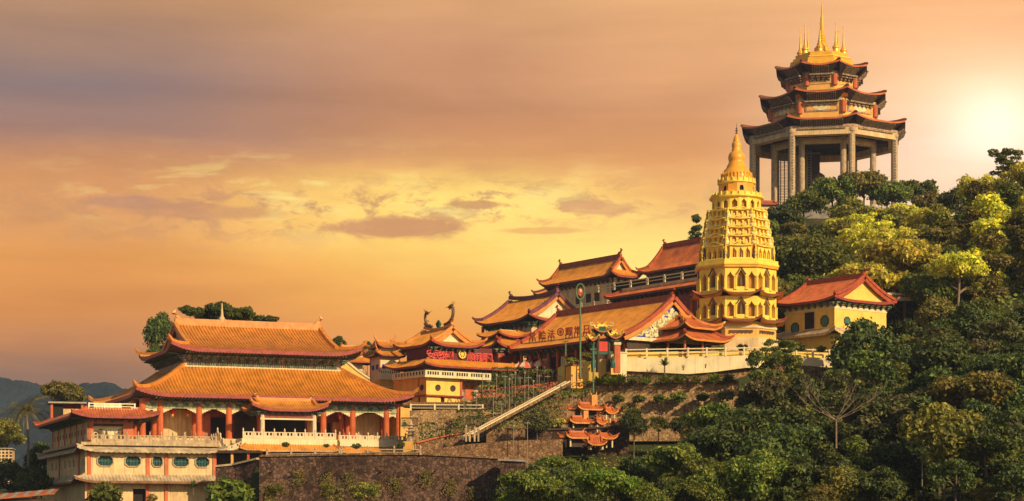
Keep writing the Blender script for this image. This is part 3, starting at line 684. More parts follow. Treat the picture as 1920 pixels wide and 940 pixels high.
for k in range(8):
    a = R(-90+45*k); ap = 76.6*U*math.cos(math.pi/8)
    for q in range(12):
        x = -1.5+3.0*q/11; c = (ap*math.cos(a)-x*math.sin(a), ap*math.sin(a)+x*math.cos(a)); m.box(c[0]-.1, c[0]+.1, c[1]-.1, c[1]+.1, zp(632)+.1*(q % 2), zp(626), a, c)
m.build('frieze_panel', 'bronze', A)
MB().lathe(0, 0, [(78*U, zp(622)), (78*U, zp(618))], 8, ph8).build('base_cornice', 'plaster_pale', A)
def arcade(L, z0, h):
    return [(-L*.335, L*.105, z0+.45, z0+h*.60, h*.18, 'point'), (0, L*.125, z0+.75, z0+h*.64, h*.24, 'point'), (L*.335, L*.105, z0+.45, z0+h*.60, h*.18, 'point')]
def lotus_roof(py, rpx):
    poly_roof(A, 8, rpx*U, ph8, zp(py), .5, 1.45, .55, 2.2, 1.35, rib=.28, rh=.04, th=.14, sz=-.25, mat='tile_brown', trim='tile_dark', soff='gold_orange', brk=None, ridge='ridge_red', hipw=.18, name='curved_eaves', curl=.25)
lotus_roof(610, 94); lotus_roof(560, 91)
for (a_, b_, nm) in ((607, 563, 'lower_arcade'), (556, 507, 'upper_arcade')):
    h = zp(b_)-zp(a_); octwall(nm, 76.5, a_, b_, 'gold_pale', lambda L: arcade(L, zp(a_), h), .55)
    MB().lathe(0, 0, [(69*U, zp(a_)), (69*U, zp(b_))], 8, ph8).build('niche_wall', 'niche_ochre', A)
    m = MB(); rr = 77.2*U; L = 2*rr*math.sin(math.pi/8); ap = rr*math.cos(math.pi/8)
    for k in range(8):
        a = R(-90+45*k)
        for xx in (-.5, -.205, -.155, .155, .205, .5):
            x = xx*L*.98; m.lathe(ap*math.cos(a)-x*math.sin(a), ap*math.sin(a)+x*math.cos(a), [(.16, zp(a_)+.35), (.11, zp(a_)+.6), (.11, zp(a_)+h*.55), (.17, zp(a_)+h*.6)], 6)
    m.build('colonnette', 'gold_pale', A)
    m = MB()
    for k in range(8):
        a = R(-90+45*k); ap = 73*U*math.cos(math.pi/8); c = (ap*math.cos(a), ap*math.sin(a)); z0 = zp(a_)+.75
        for q in ((.26, 0, 1.0), (.18, .5, 1.35), (.11, .9, 1.6)): m.lathe(c[0], c[1], [(q[0], z0+q[1]), (q[0]*.7, z0+q[2])], 6)
    m.build('niche_statue', 'bronze', A)
    m = MB()                                   # hood mould over the middle arch
    L = 2*76.5*U*math.sin(math.pi/8); ap = 76.9*U*math.cos(math.pi/8)
    for k in range(8):
        a = R(-90+45*k); pts = []
        for q in range(9):
            t_ = -1+2*q/8; x = t_*L*.15; z = zp(a_)+h*.64+h*.29*(1-abs(t_)**.85)*(.8+.2*(1-abs(t_))**2); pts.append((ap*math.cos(a)-x*math.sin(a), ap*math.sin(a)+x*math.cos(a), z))
        m.sweep(pts, .14, .16)
    m.build('arch_hood', 'bronze', A)
MB().lathe(0, 0, [(78*U, zp(509)), (82*U, zp(505)), (82*U, zp(502)), (80*U, zp(502)), (80*U, zp(495)), (74*U, zp(495))], 8, ph8).build('balcony', 'gold_pale', A)
MB().lathe(0, 0, [(80.5*U, zp(510)), (80.5*U, zp(507))], 8, ph8).build('balcony_under_moulding', 'gold_orange', A)  # orange-gold ring below the balcony
# stepped niche tiers between two balconies
tiers = [(495, 468, 71), (468, 450, 68), (450, 434, 64), (434, 417, 61), (417, 400, 57)]
for i, (a_, b_, rp) in enumerate(tiers):
    h = zp(b_)-zp(a_)
    MB().lathe(0, 0, [((rp-3)*U, zp(a_)), ((rp-5)*U, zp(b_))], 8, ph8).build('tier_core', 'gold_orange', A)
    m = MB(); r = rp*U; L = 2*r*math.sin(math.pi/8)*.74; ap = r*math.cos(math.pi/8)
    cs = MB(); nn = MB()
    for k in range(8):
        a = R(-90+45*k); ca, sa = math.cos(a), math.sin(a)
        fn = lambda x, d, z, ca=ca, sa=sa: ((ap-d)*ca-x*sa, (ap-d)*sa+x*ca, z)
        w_ = L*(.115 if i else .12); ops = [(x*L, w_, zp(a_)+h*.12, zp(a_)+h*.55, h*.3, 'point' if i == 0 else 'arch') for x in (-.31, 0, .31)]
        opening_panel(m, -L/2, L/2, zp(a_), zp(b_), ops, fn, .35)
        for sx in (-1, 1):
            m.add([fn(sx*L/2, 0, zp(a_)), fn(sx*L/2, 1.0, zp(a_)), fn(sx*L/2, 1.0, zp(b_)), fn(sx*L/2, 0, zp(b_))], [(0, 1, 2, 3)])
        # cornice with small gable over each face, statue and corner niches
        cs.sweep([fn(-L/2-.15, -.12, zp(b_)-.1), fn(-L*.25, -.16, zp(b_)-.16), fn(0, -.18, zp(b_)-.18), fn(L*.25, -.16, zp(b_)-.16), fn(L/2+.15, -.12, zp(b_)-.1)], .22, .13)
        cs.sweep([fn(-L*.42, -.1, zp(b_)-.0), fn(0, -.1, zp(b_)+h*.24), fn(L*.42, -.1, zp(b_)-.0)], .16, .12)
        if i == 0: cs.sweep([fn(-L/2-.1, -.05, zp(a_)+.02), fn(L/2+.1, -.05, zp(a_)+.02)], .3, .2)
        a2 = a+R(22.5); rc = (rp-3)*U; c = (rc*math.cos(a2), rc*math.sin(a2))
        nn.lathe(c[0], c[1], [(.34, zp(a_)+.1), (.42, zp(a_)+h*.3), (.22, zp(a_)+h*.5), (.2, zp(a_)+h*.75), (.05, zp(a_)+h*.95)], 7)
        c = ((rp+1)*U*math.cos(a2), (rp+1)*U*math.sin(a2)); cs.lathe(c[0], c[1], [(.13, zp(a_)), (.13, zp(a_)+h*.5), (.2, zp(a_)+h*.55), (.03, zp(a_)+h*1.1)], 5)
        for x in (-.31, 0, .31): 
            q = fn(x*L, .3, 0); nn.lathe(q[0], q[1], [(.16, zp(a_)+h*.12), (.12, zp(a_)+h*.42), (.08, zp(a_)+h*.6)], 5)
    m.build('niche_tier', 'gold_pale', A); cs.build('tier_cornice', 'gold_pale', A); nn.build('niche_figure', 'bronze' if i == 0 else 'cream_carving', A)
# round storeys and spire
def ring(rp): return rp*U
MB().lathe(0, 0, [(54*U, zp(403)), (57*U, zp(400)), (57*U, zp(398)), (46*U, zp(398))], 8, ph8).build('tier_ledge', 'gold_pale', A)
m = MB(); r = 46*U
for k in range(16):
    a = 2*math.pi*(k+.5)/16; ap = r*math.cos(math.pi/16); L = 2*r*math.sin(math.pi/16); ca, sa = math.cos(a), math.sin(a)
    opening_panel(m, -L/2, L/2, zp(400), zp(376), [(0, L*.28, zp(396), zp(385), .45, 'point')], lambda x, d, z: ((ap-d)*ca-x*sa, (ap-d)*sa+x*ca, z), .3)
m.build('round_arcade', 'gold_pale', A)
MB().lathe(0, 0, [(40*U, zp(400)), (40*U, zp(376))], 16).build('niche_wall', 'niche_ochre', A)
MB().lathe(0, 0, [(46*U, zp(378)), (51*U, zp(375)), (51*U, zp(372)), (46*U, zp(372)), (46*U, zp(366)), (35*U, zp(366))], 24).build('round_balcony', 'gold_pale', A)
m = MB()
for k in range(24): a = 2*math.pi*k/24; m.box(46.5*U*math.cos(a)-.1, 46.5*U*math.cos(a)+.1, 46.5*U*math.sin(a)-.1, 46.5*U*math.sin(a)+.1, zp(372), zp(364.5), a, (46.5*U*math.cos(a), 46.5*U*math.sin(a)))
m.build('balcony_post', 'gold_pale', A)
m = MB(); r = 33.5*U
for k in range(12):
    a = 2*math.pi*(k+.35)/12; ap = r*math.cos(math.pi/12); L = 2*r*math.sin(math.pi/12); ca, sa = math.cos(a), math.sin(a)
    opening_panel(m, -L/2, L/2, zp(367), zp(347), [(0, L*.24, zp(362), zp(356), .3, 'arch')] if k % 2 else [], lambda x, d, z: ((ap-d)*ca-x*sa, (ap-d)*sa+x*ca, z), .3)
m.build('drum', 'gold_orange', A)
MB().lathe(0, 0, [(30*U, zp(367)), (30*U, zp(347))], 12).build('drum_inside', 'dark_inside', A)
MB().lathe(0, 0, [(33*U, zp(348)), (36*U, zp(346)), (36*U, zp(344)), (34*U, zp(344)), (34*U, zp(338)), (26*U, zp(338))], 24).build('drum_balcony', 'gold_pale', A)
m = MB()
for k in range(20): a = 2*math.pi*k/20; m.box(34.5*U*math.cos(a)-.08, 34.5*U*math.cos(a)+.08, 34.5*U*math.sin(a)-.08, 34.5*U*math.sin(a)+.08, zp(344), zp(336.5), a, (34.5*U*math.cos(a), 34.5*U*math.sin(a)))
m.build('balcony_post', 'gold_pale', A)
prof = [(28, 344), (28, 330), (26.5, 328), (26.5, 324), (24, 323), (23, 319), (20, 318), (19.5, 315), (17.5, 314), (18, 311), (15.5, 309.5), (15.5, 306), (13.5, 305), (15, 301), (15.8, 296), (14.5, 290), (11.5, 286), (8.8, 284), (9.4, 281.5), (8, 280), (8.6, 276), (9, 272), (7.8, 268), (5.6, 265.5), (6.2, 263), (5.2, 260), (3.2, 255), (1.6, 253), (1.2, 250)]
MB().lathe(0, 0, [(r*U, zp(y)) for r, y in prof], 28).build('bell_spire', 'gold_orange', A, True)
m = MB()
for k in range(28): a = 2*math.pi*k/28; m.box(28.6*U*math.cos(a)-.07, 28.6*U*math.cos(a)+.07, 28.6*U*math.sin(a)-.07, 28.6*U*math.sin(a)+.07, zp(340), zp(326), a, (28.6*U*math.cos(a), 28.6*U*math.sin(a)))
m.build('petal_band', 'gold_paint', A)
MB().lathe(0, 0, [(.05, zp(253)), (.18, zp(250)), (.05, zp(247)), (.22, zp(245.5)), (.05, zp(243)), (.14, zp(241)), (.03, zp(239)), (.03, zp(232))], 8).build('spire_needle', 'bronze', A)
# ================================================================== great octagonal pavilion on the hilltop
V = T('hilltop_pavilion', 'colossal open octagonal pavilion with three dark eaves and gold spires on top', 'pavilion', 1545, 402, 430, 0)
UV = 430/F
def zv(py): return V.zz(py)
phv = R(-90+11.5)
def tierroof(rpx, py, w, sw, cx, lift, nm, hang, bk):
    return poly_roof(V, 8, rpx*UV, phv, zv(py), .75, w*UV, lift, 5.5, sw*UV, rib=.55, rh=.12, th=.32, sz=-2.1, mat='tile_dark', trim='tile_deep', soff='wood_dark', brk='bracket_gold', ridge='tile_dark', hipw=.55, bstep=1.1, bk=1.6, hang=.5, name=nm, curl=.45, cx=cx)
C0, C1, C2 = 0, -1.5*UV, -4*UV
tierroof(161, 252, 46, 24, C0, .85, 'lower_roof', 1.5, 1.3)
tierroof(124, 196, 40, 22, C1, .85, 'middle_roof', 1.5, 1.2)
tierroof(90, 140, 30, 20, C2, .8, 'upper_roof', 1.4, 1.1)
def octring(cx, rpx, py0, py1, mat, nm, inner=None):
    m = MB(); prof = [(rpx*UV, zv(py0)), (rpx*UV, zv(py1))]
    if inner: prof = [(inner*UV, zv(py0)), (rpx*UV, zv(py0)), (rpx*UV, zv(py1)), (inner*UV, zv(py1)), (inner*UV, zv(py0))]
    n = 8; vs = [(cx+r*math.cos(phv+2*math.pi*k/n), r*math.sin(phv+2*math.pi*k/n), z) for r, z in prof for k in range(n)]
    fs = [(i*n+k, i*n+(k+1) % n, (i+1)*n+(k+1) % n, (i+1)*n+k) for i in range(len(prof)-1) for k in range(n)]
    if not inner: fs += [tuple(range(n)), tuple(range(n*len(prof)-n, n*len(prof)))]
    return m.add(vs, fs).build(nm, mat, V)
octring(C0, 146, 279, 266, 'plaster_cream', 'lower_ring_beam', 128)
octring(C0, 147, 266, 262, 'frieze', 'carved_frieze', 128)
octring(C0, 104, 287, 276, 'plaster_cream', 'inner_ring_beam', 93)
octring(C0, 104, 276, 255, 'wood_dark', 'inner_ring_wall', 93)
MB().lathe(0, 0, [(146*UV, zv(264)), (146*UV, zv(261))], 8, phv).build('ceiling', 'wood_dark', V)
octring(C1, 103, 240, 203, 'plaster_orange', 'middle_drum'); octring(C2, 66, 182, 148, 'plaster_orange', 'upper_drum')
for cx, rr, a_, b_, nmw in ((C1, 103, 232, 210, .30), (C2, 66, 174, 154, .30)):
    for k in range(8):
        a = phv+2*math.pi*k/8; MB().lathe(cx+rr*UV*math.cos(a), rr*UV*math.sin(a), [(.62, zv(a_)), (.62, zv(b_))], 10).build('red_pillar', 'red_column', V)
        am = a+math.pi/8; ap = rr*UV*math.cos(math.pi/8); L = 2*rr*UV*math.sin(math.pi/8)
        fn = lambda x, d, z: (cx+(ap+d)*math.cos(am)-x*math.sin(am), (ap+d)*math.sin(am)+x*math.cos(am), z)
        def slab(x0, x1, z0, z1, d0, d1): return MB().add([fn(x0, d0, z0), fn(x1, d0, z0), fn(x1, d1, z0), fn(x0, d1, z0), fn(x0, d0, z1), fn(x1, d0, z1), fn(x1, d1, z1), fn(x0, d1, z1)], [(0, 1, 2, 3), (4, 5, 6, 7), (0, 1, 5, 4), (1, 2, 6, 5), (2, 3, 7, 6), (3, 0, 4, 7)])
        zb, zt = zv(a_-3), zv(b_+1)
        f_ = slab(-L*.38, L*.38, zb, zt, .0, .18).build('wall_panel', 'plaster_cream' if rr < 90 else 'frieze', V)
        slab(-L*.34, L*.34, zb+.25, zt-.25, .18, .24).build('panel_field', 'gold_paint' if rr < 90 else 'plaster_orange', f_)
        o = MB()
        for q in range(9):
            x = -L*.30+L*.6*q/8; z = (zb+zt)/2
            if rr < 90: o.add(*[(s.v, s.f) for s in [slab(x-.16, x+.16, z-.45+.15*(q % 2), z+.4-.2*(q % 3 == 0), .24, .30)]][0])
            else:
                hh = (zt-zb)*.40*math.sqrt(max(.02, 1-((q-4)/4.6)**2)); xx = x*.55; o.add(*[(s.v, s.f) for s in [slab(xx-.24, xx+.24, z-hh, z+hh, .24, .30)]][0])
        o.build('carved_ornament', 'bronze' if rr < 90 else 'cream_carving', f_)
        slab(-L*.45, L*.45, zt+.15, zt+.9, .0, .3).build('carved_lintel', 'beam_painted', f_)
for k in range(8):
    a = phv+2*math.pi*k/8
    for rr, w_, nm, pt in ((140, .74, 'outer_column', 268), (98, .68, 'inner_column', 280)):
        x, y = rr*UV*math.cos(a), rr*UV*math.sin(a)
        c_ = MB().lathe(x, y, [(w_*1.25, -2), (w_*1.25, 0), (w_, .3), (w_*.97, zv(pt)-.9), (w_*1.15, zv(pt)-.7), (w_*1.15, zv(pt))], 16).build(nm, 'grey_stone', V)
        m = MB()                       # carved bands of lettering down the column face
        for q in range(26):
            z = 3+q*.62
            if z > zv(pt)-1.5: break
            m.box(x-.14, x+.14, y-w_-.02, y-w_+.1, z, z+.36)
        if rr == 140: m.build('carved_inscription', 'bronze' if k % 2 else 'plaster_cream', c_)
m = MB()
for k in range(8):
    a = phv+2*math.pi*k/8; m.sweep([(98*UV*math.cos(a), 98*UV*math.sin(a), zv(275)), (140*UV*math.cos(a), 140*UV*math.sin(a), zv(270))], .6, .9)
m.build('radial_beam', 'concrete', V)
MB().lathe(0, 0, [(152*UV, -6), (152*UV, -.9), (148*UV, -.5)], 8, phv).build('base_platform', 'concrete', V)
# gold platform with its spires
def octp(cx, prof, nm, mat): 
    n = 8; vs = [(cx+r*UV*math.cos(phv+2*math.pi*k/n), r*UV*math.sin(phv+2*math.pi*k/n), zv(y)) for r, y in prof for k in range(n)]
    fs = [(i*n+k, i*n+(k+1) % n, (i+1)*n+(k+1) % n, (i+1)*n+k) for i in range(len(prof)-1) for k in range(n)]+[tuple(range(n*len(prof)-n, n*len(prof)))]
    return MB().add(vs, fs).build(nm, mat, V)
octp(C2, [(66, 134), (62, 124), (62, 121), (56, 118), (56, 115), (52, 114), (52, 108)], 'spire_platform', 'gold_paint')
octp(C2, [(57, 117.5), (57, 116)], 'platform_moulding', 'gold_pale')
def spire(x, y, z, s, nm='roof_spire'):
    rings_ = [(1.1, 0), (1.15, .4), (.95, .7), (.8, 1.5), (1.05, 1.8), (1.05, 2.1), (.7, 2.4), (.5, 3.0), (.34, 3.4), (.3, 4.6), (.24, 4.7), (.22, 6.6), (.12, 6.7), (.1, 8.6), (.16, 8.8), (.05, 9.2), (.03, 10)]
    MB().lathe(x, y, [(r*s, z+h*s) for r, h in rings_], 12).build(nm, 'gold_paint', V)
zt_ = zv(110)
for k in range(8):
    a = phv+2*math.pi*(k+.42)/8; rr = 40*UV
    spire(C2+rr*math.cos(a), rr*math.sin(a), zt_, .76)
m = MB().lathe(C2, 0, [(r, zt_+h) for r, h in ((2.6, -.5), (2.4, .6), (1.7, 1.6), (1.75, 2.2), (1.1, 2.9), (1.15, 3.3), (.85, 3.6), (.95, 3.9), (.75, 4.2), (.85, 4.5), (.66, 4.8), (.75, 5.1), (.55, 5.4), (.6, 5.8), (.42, 6.2), (.32, 9.2), (.2, 9.3), (.16, 11.6), (.05, 12.0), (.04, 13.2))], 14)
m.build('central_spire', 'gold_paint', V)
# the bronze statue inside and the scaffold around it
G_ = T('bronze_statue', 'dark bronze robed statue standing inside the open pavilion behind treetops', 'statue', 1537, 402, 424, 0)
zs = G_.zz(326)
m = MB().lathe(0, 0, [(2.6, -4), (2.7, 0), (2.3, zs*.25), (1.9, zs*.5), (1.75, zs*.7), (1.0, zs*.80), (.72, zs*.84), (1.0, zs*.90), (1.0, zs*.95), (.7, zs*.985), (.15, zs)], 18)
m.lathe(0, .5, [(1.9, zs*.45), (1.75, zs*.70), (1.5, zs*.86), (1.2, zs*.96), (.3, zs*1.03)], 14)
m.build('robed_figure', 'bronze', G_, True)
W_ = T('scaffold_screen', 'pale lattice scaffold between the grey columns beside the bronze statue', 'scaffold', 1489, 402, 433, 10)
m = MB()
for k in range(10): x = -4+8*k/9; m.box(x-.06, x+.06, -.06, .06, 0, 14.7)
for k in range(24): z = .3+k*.61; m.box(-4, 4, -.05, .05, z-.05, z+.05)
for k in range(10): x = -4+8*k/9; m.box(x-.06, x+.06, 3, 3.12, 0, 14.7)
for k in range(24): z = .6+k*.61; m.box(-4, 4, 3, 3.1, z-.05, z+.05)
m.build('scaffold_lattice', 'steel_pale', W_)
Bx = T('dark_core_shaft', 'tall dark lift shaft standing behind the scaffold inside the open pavilion', 'shaft', 1523, 402, 440, 0)
MB().box(-1.6, 1.6, -.8, .8, -3, Bx.zz(288)).build('shaft_wall', 'wood_dark', Bx); MB().box(-1.7, 1.7, -.9, .9, Bx.zz(291), Bx.zz(287)).build('shaft_cap', 'concrete', Bx)
# ================================================================== terrain: one sheet, sampled on rays fanning out from the camera's hill
def pz(rows): return [(D, v) for D, v in rows]
PROF = {   # picture column -> (distance, ground height)
 -900: [(0,-3),(150,-2),(215,-1),(400,0),(900,0),(6000,-10)],
  160: [(0,-3),(150,-2),(215,-1),(260,1),(330,6),(400,4),(900,0),(6000,-10)],
  430: [(0,-3),(150,-2),(215,-1),(233,-1),(236,6),(280,9.8),(330,9),(500,2),(900,0),(6000,-10)],
  484: [(0,-3),(150,-2),(215,-1),(221.5,-1),(224,6.5),(232,7),(280,9.8),(330,9),(500,2),(900,0),(6000,-10)],
  750: [(0,-3),(150,-2),(200,-2),(222,-1),(223.5,7),(232,8.5),(262,9.8),(272,14),(320,16),(500,8),(900,0),(6000,-10)],
  800: [(0,-3),(150,-2),(200,-2),(222,-1),(223.5,7),(236,10.0),(250,14),(262,15),(320,16),(500,8),(900,0),(6000,-10)],
  930: [(0,-3),(150,-2),(195,-1),(222,-1),(224.5,7),(233,8.3),(234.5,11),(239,11.4),(241,12.6),(252,14.8),(255,16),(262,18),(280,20),(300,24),(330,27),(500,10),(900,0),(6000,-10)],
 1010: [(0,-3),(150,-2),(185,-1),(205,0),(222,4),(224.6,7.5),(233,8.6),(236,11.5),(238,11.6),(239.5,13.4),(242,13.8),(244,16),(255,17),(262,19),(280,20),(300,24),(330,27),(500,10),(900,0),(6000,-10)],
 1150: [(0,-3),(150,-2),(185,0),(212,4),(222,6),(228,8),(233,8.8),(234.2,10.2),(237.9,10.5),(239.2,14),(241.9,14.4),(243.4,16.2),(245.9,16.8),(247.4,19.6),(262,21),(300,22),(320,33),(350,36),(500,20),(900,0),(6000,-10)],
 1400: [(0,-3),(150,-2),(170,-1),(190,1),(212,5.5),(233,9),(234.2,10.2),(237.9,10.6),(239.2,14.2),(241.9,14.6),(243.4,16.6),(246,17),(247.6,20),(262,24),(300,29),(330,40),(360,48),(400,60),(415,65.5),(470,66),(600,40),(900,0),(6000,-10)],
 1545: [(0,-3),(150,-2),(170,-1),(190,2),(212,7),(235,14),(252,20),(262,22.4),(276,23),(300,30),(350,47),(400,61),(412,65.5),(470,66),(600,40),(900,5),(6000,-10)],
 1690: [(0,-3),(150,-2),(170,-1),(190,2),(212,8),(240,17),(262,23),(300,33),(350,48),(400,61.5),(415,65.5),(470,66),(600,40),(900,5),(6000,-10)],
 1920: [(0,-3),(150,-2),(165,-1),(190,4),(215,12),(240,21),(290,38),(330,54),(365,63),(450,66),(600,40),(900,5),(6000,-10)],
 2700: [(0,-3),(150,0),(190,12),(240,32),(290,52),(330,66),(365,72),(450,72),(600,45),(900,5),(6000,-10)]}
KEYS = sorted(PROF)
def pint(rows, D):
    for (a, x), (b, y) in zip(rows, rows[1:]):
        if D <= b: return x+(y-x)*(D-a)/(b-a)
    return rows[-1][1]
def ground(px, D):
    if px <= KEYS[0]: return pint(PROF[KEYS[0]], D)
    for a, b in zip(KEYS, KEYS[1:]):
        if px <= b:
            q = (px-a)/(b-a); q = q*q*(3-2*q); return pint(PROF[a], D)*(1-q)+pint(PROF[b], D)*q
    return pint(PROF[KEYS[-1]], D)
Ds = [1, 60, 120]+[150+3*k for k in range(22)]+[216+.75*k for k in range(60)]+[261+3*k for k in range(78)]+[500, 540, 600, 700, 900, 1500, 3000, 6000]
pxs = [-2600, -1800, -1200]+[-900+30*k for k in range(121)]+[3200, 4200]
m = MB(); rnd = random.Random(5)
for px in pxs:
    for D in Ds:
        jit = rnd.uniform(-.12, .12) if 224 < D < 480 else 0
        m.v.append(((px-960)/F*D, D, ground(px, D)+jit))
nD = len(Ds)
m.f = [(i*nD+j, (i+1)*nD+j, (i+1)*nD+j+1, i*nD+j+1) for i in range(len(pxs)-1) for j in range(nD-1)]
tag(m.build('hillside', 'earth', None, True), kind='structure')
# distant hills
from mathutils import noise as mn
def hills(name, D0, prof, mat, jag, seed, depth=900, lab=None):
    m = MB(); n = 700; rows = 60
    for i in range(n+1):
        px = -700+(2300)*i/n
        for (a, x), (b, y) in zip(prof, prof[1:]):
            if a <= px <= b: py = x+(y-x)*(px-a)/(b-a); break
        for j in range(rows+1):
            q = j/rows; D = D0+depth*q; h = (HY-py)/F*(D0+depth*.5)
            X_ = (px-960)/F*D; nz = mn.noise(Vector((X_*.006, D*.006, seed)))*.07
            prf = math.sin(min(1, q*1.35)*math.pi/2) if q < .74 else 1-(q-.74)*.6
            z = h*(prf+nz*min(1, q*3))+(jag*mn.noise(Vector((X_*.075, D*.075, seed)))+jag*.9*mn.noise(Vector((X_*.17, D*.17, seed+3))))*(q > .05)
            m.v.append(((px-960)/F*D, D, z-6))
    nr = rows+1
    m.f = [(i*nr+j, (i+1)*nr+j, (i+1)*nr+j+1, i*nr+j+1) for i in range(n) for j in range(rows)]
    return tag(m.build(name, mat, None, False), kind='structure')
surf('forest_far', (.014, .026, .026), 1.0, .5, .012, 0, spec=.0)
surf('forest_mid', (.035, .05, .02), 1.0, .5, .05, 0, spec=.0)
hills('distant_hill', 2000, [(-700, 700), (-100, 690), (0, 688), (60, 695), (105, 712), (150, 716), (300, 725), (700, 745), (1600, 800)], 'forest_far', 3.4, 1.3, 500)
hills('distant_hill', 1500, [(-700, 800), (0, 760), (60, 722), (105, 704), (150, 700), (200, 697), (235, 708), (270, 722), (400, 740), (700, 760), (1600, 820)], 'forest_far', 2.8, 7.7, 400)
# ================================================================== temple halls on the slope (all turned 36 degrees)
def hall(name, label, px, py, D, pxl, pxr, eave, rise, wall_lo, inset, kind='xieshan', deg=36, group=None, mat='tile_orange', **kw):
    """near corner of the eaves at px; long eave runs left to pxl, gable eave runs right to pxr"""
    t = T(name, label, 'temple hall' if 'cat' not in kw else kw.pop('cat'), px, py, D, deg, group)
    ly, lx = t.yy(pxl), t.xx(pxr); z = t.zz(eave)
    wallmat = kw.pop('wall', 'plaster_cream')
    kw.setdefault('sw', inset); kw.setdefault('rib', .34); kw.setdefault('rh', .09); kw.setdefault('ridge_h', .7); kw.setdefault('lift', .6)
    kw.setdefault('g', ly/2-1.6)
    if 'LL' not in kw: kw['LL'] = min(lx, ly)*.35
    r = rect_roof(t, lx/2, ly/2, ly/2, lx/2, z, rise, kind, axis='y', mat=mat, **kw)
    if wallmat: 
        MB().box(inset, lx-inset, inset, ly-inset, wall_lo, z+.3).build('wall', wallmat, t)
    t.lx, t.ly, t.z = lx, ly, z; t.roof = r
    return t
def wallwin(t, side, a, z0, w, h, mat='dark_inside', frame='plaster_pale', at=0.0, nm='window'):
    """framed window on local wall: side 'f' faces -y at y=at, side 'l' faces -x at x=at"""
    f = MB(); p = MB(); fw = .1
    for q in ((a-w/2-fw, a-w/2, z0, z0+h), (a+w/2, a+w/2+fw, z0, z0+h), (a-w/2-fw, a+w/2+fw, z0+h, z0+h+fw), (a-w/2-fw, a+w/2+fw, z0-fw, z0)):
        if side == 'f': f.box(q[0], q[1], at-.10, at, q[2], q[3])
        else: f.box(at-.10, at, q[0], q[1], q[2], q[3])
    fo = f.build(nm, frame, t)
    if side == 'f': p.box(a-w/2, a+w/2, at-.03, at+.01, z0, z0+h)
    else: p.box(at-.03, at+.01, a-w/2, a+w/2, z0, z0+h)
    p.build('pane', mat, fo)
def roundwin(t, side, a, zc, r, at=0.0, n=8, frame='wood_dark', pane='teal_lattice'):
    f = MB().lathe(0, 0, [(r*1.18, -.1), (r*1.18, .1), (r, .1), (r, -.1)], n, math.pi/n); p = MB().lathe(0, 0, [(r, -.03), (r, .03)], n, math.pi/n)
    mv = (lambda x, y, z: (a+x, at-.02+z*.5, zc+y)) if side == 'f' else (lambda x, y, z: (at-.02+z*.5, a+x, zc+y))
    fo = f.move(mv).build('round_window', frame, t); p.move(mv).build('pane', pane, fo)
    return fo
# --- farthest halls, up the hill
h1 = hall('upper_hall', 'topmost temple hall with a bare red tiled roof left of the golden pagoda', 1400, 560, 300, 1196, 1480, 480, 4.6, 0, 1.9, 'xieshan', mat='tile_deep', ridge='ridge_red', wall='trim_purple', brk='bracket_brown', bk=1.3, lift=.5, g=12.0, barge='ridge_red')
for y in (3, 7, 11, 15, 19, 23): MB().box(1.6, 1.9, y-.2, y+.2, 0, h1.z).build('pillar', 'red_column', h1)
for y in (5, 9, 13, 17, 21): wallwin(h1, 'l', y, h1.z-2.6, 2.0, 1.4, at=1.88, frame='red_column')
h2 = hall('upper_hall', 'temple hall with a cream gable and railed balcony behind the lotus lamp mast', 1146, 590, 318, 1010, 1205, 515, 3.2, 0, 1.5, 'xieshan', ridge='ridge_red', ridge_h=.8, wall='plaster_cream', brk='bracket_brown', lift=.8)
h2.e.name = 'balcony_hall'; h1.e.name = 'topmost_hall'
for px in (1085, 1104, 1120): wallwin(h2, 'l', h2.yy(px, 1.5), h2.z-3.9, 1.5, 1.6, at=1.48, frame='plaster_cream', mat='wood_dark')
bw = balustrade(None, [(-2.2, 22, 1.0), (-2.2, -1.6, 1.0), (h2.lx, -1.6, 1.0)], 1.25, 3.2, mat='plaster_pale', panel=False, ball=False); bw.parent = h2.e
MB().box(-2.4, h2.lx, -1.8, 22, .4, 1.0).build('balcony_slab', 'plaster_cream', h2)
h3 = hall('rear_hall', 'long low temple hall roof rising behind the floral gabled hall', 1100, 590, 335, 1000, 1180, 540, 4.2, 0, 1.5, 'xieshan', ridge='ridge_purple', ridge_h=.8, wall='plaster_orange', brk=None)
# long gallery with white railing above it
g1 = hall('long_gallery', 'long gallery with a narrow red roof and white railing beside the golden pagoda', 1345, 600, 283, 1132, 1400, 528, 1.1, 0, 1.3, 'hip', w=2.2, mat='tile_deep', ridge='ridge_red', wall='trim_purple', brk='bracket_brown', bk=.9, lift=.4, cat='gallery')
MB().box(2.0, 4, 2.0, g1.ly-2, g1.z+.6, g1.z+1.5).build('parapet', 'plaster_cream', g1)
bg_ = balustrade(None, [(2.0, 2.0, g1.z+1.5), (2.0, g1.ly+4, g1.z+1.5)], 1.15, 4.2, mat='plaster_pale', panel=False, ball=False, pw=.3, rail=.16); bg_.parent = g1.e
MB().box(4, 4.3, 2, g1.ly+3, g1.z+.5, g1.z+3.0).build('rear_wall', 'dark_inside', g1)
for y in range(3, int(g1.ly), 4): MB().box(1.0, 1.3, y-.2, y+.2, 0, g1.z).build('pillar', 'red_column', g1)
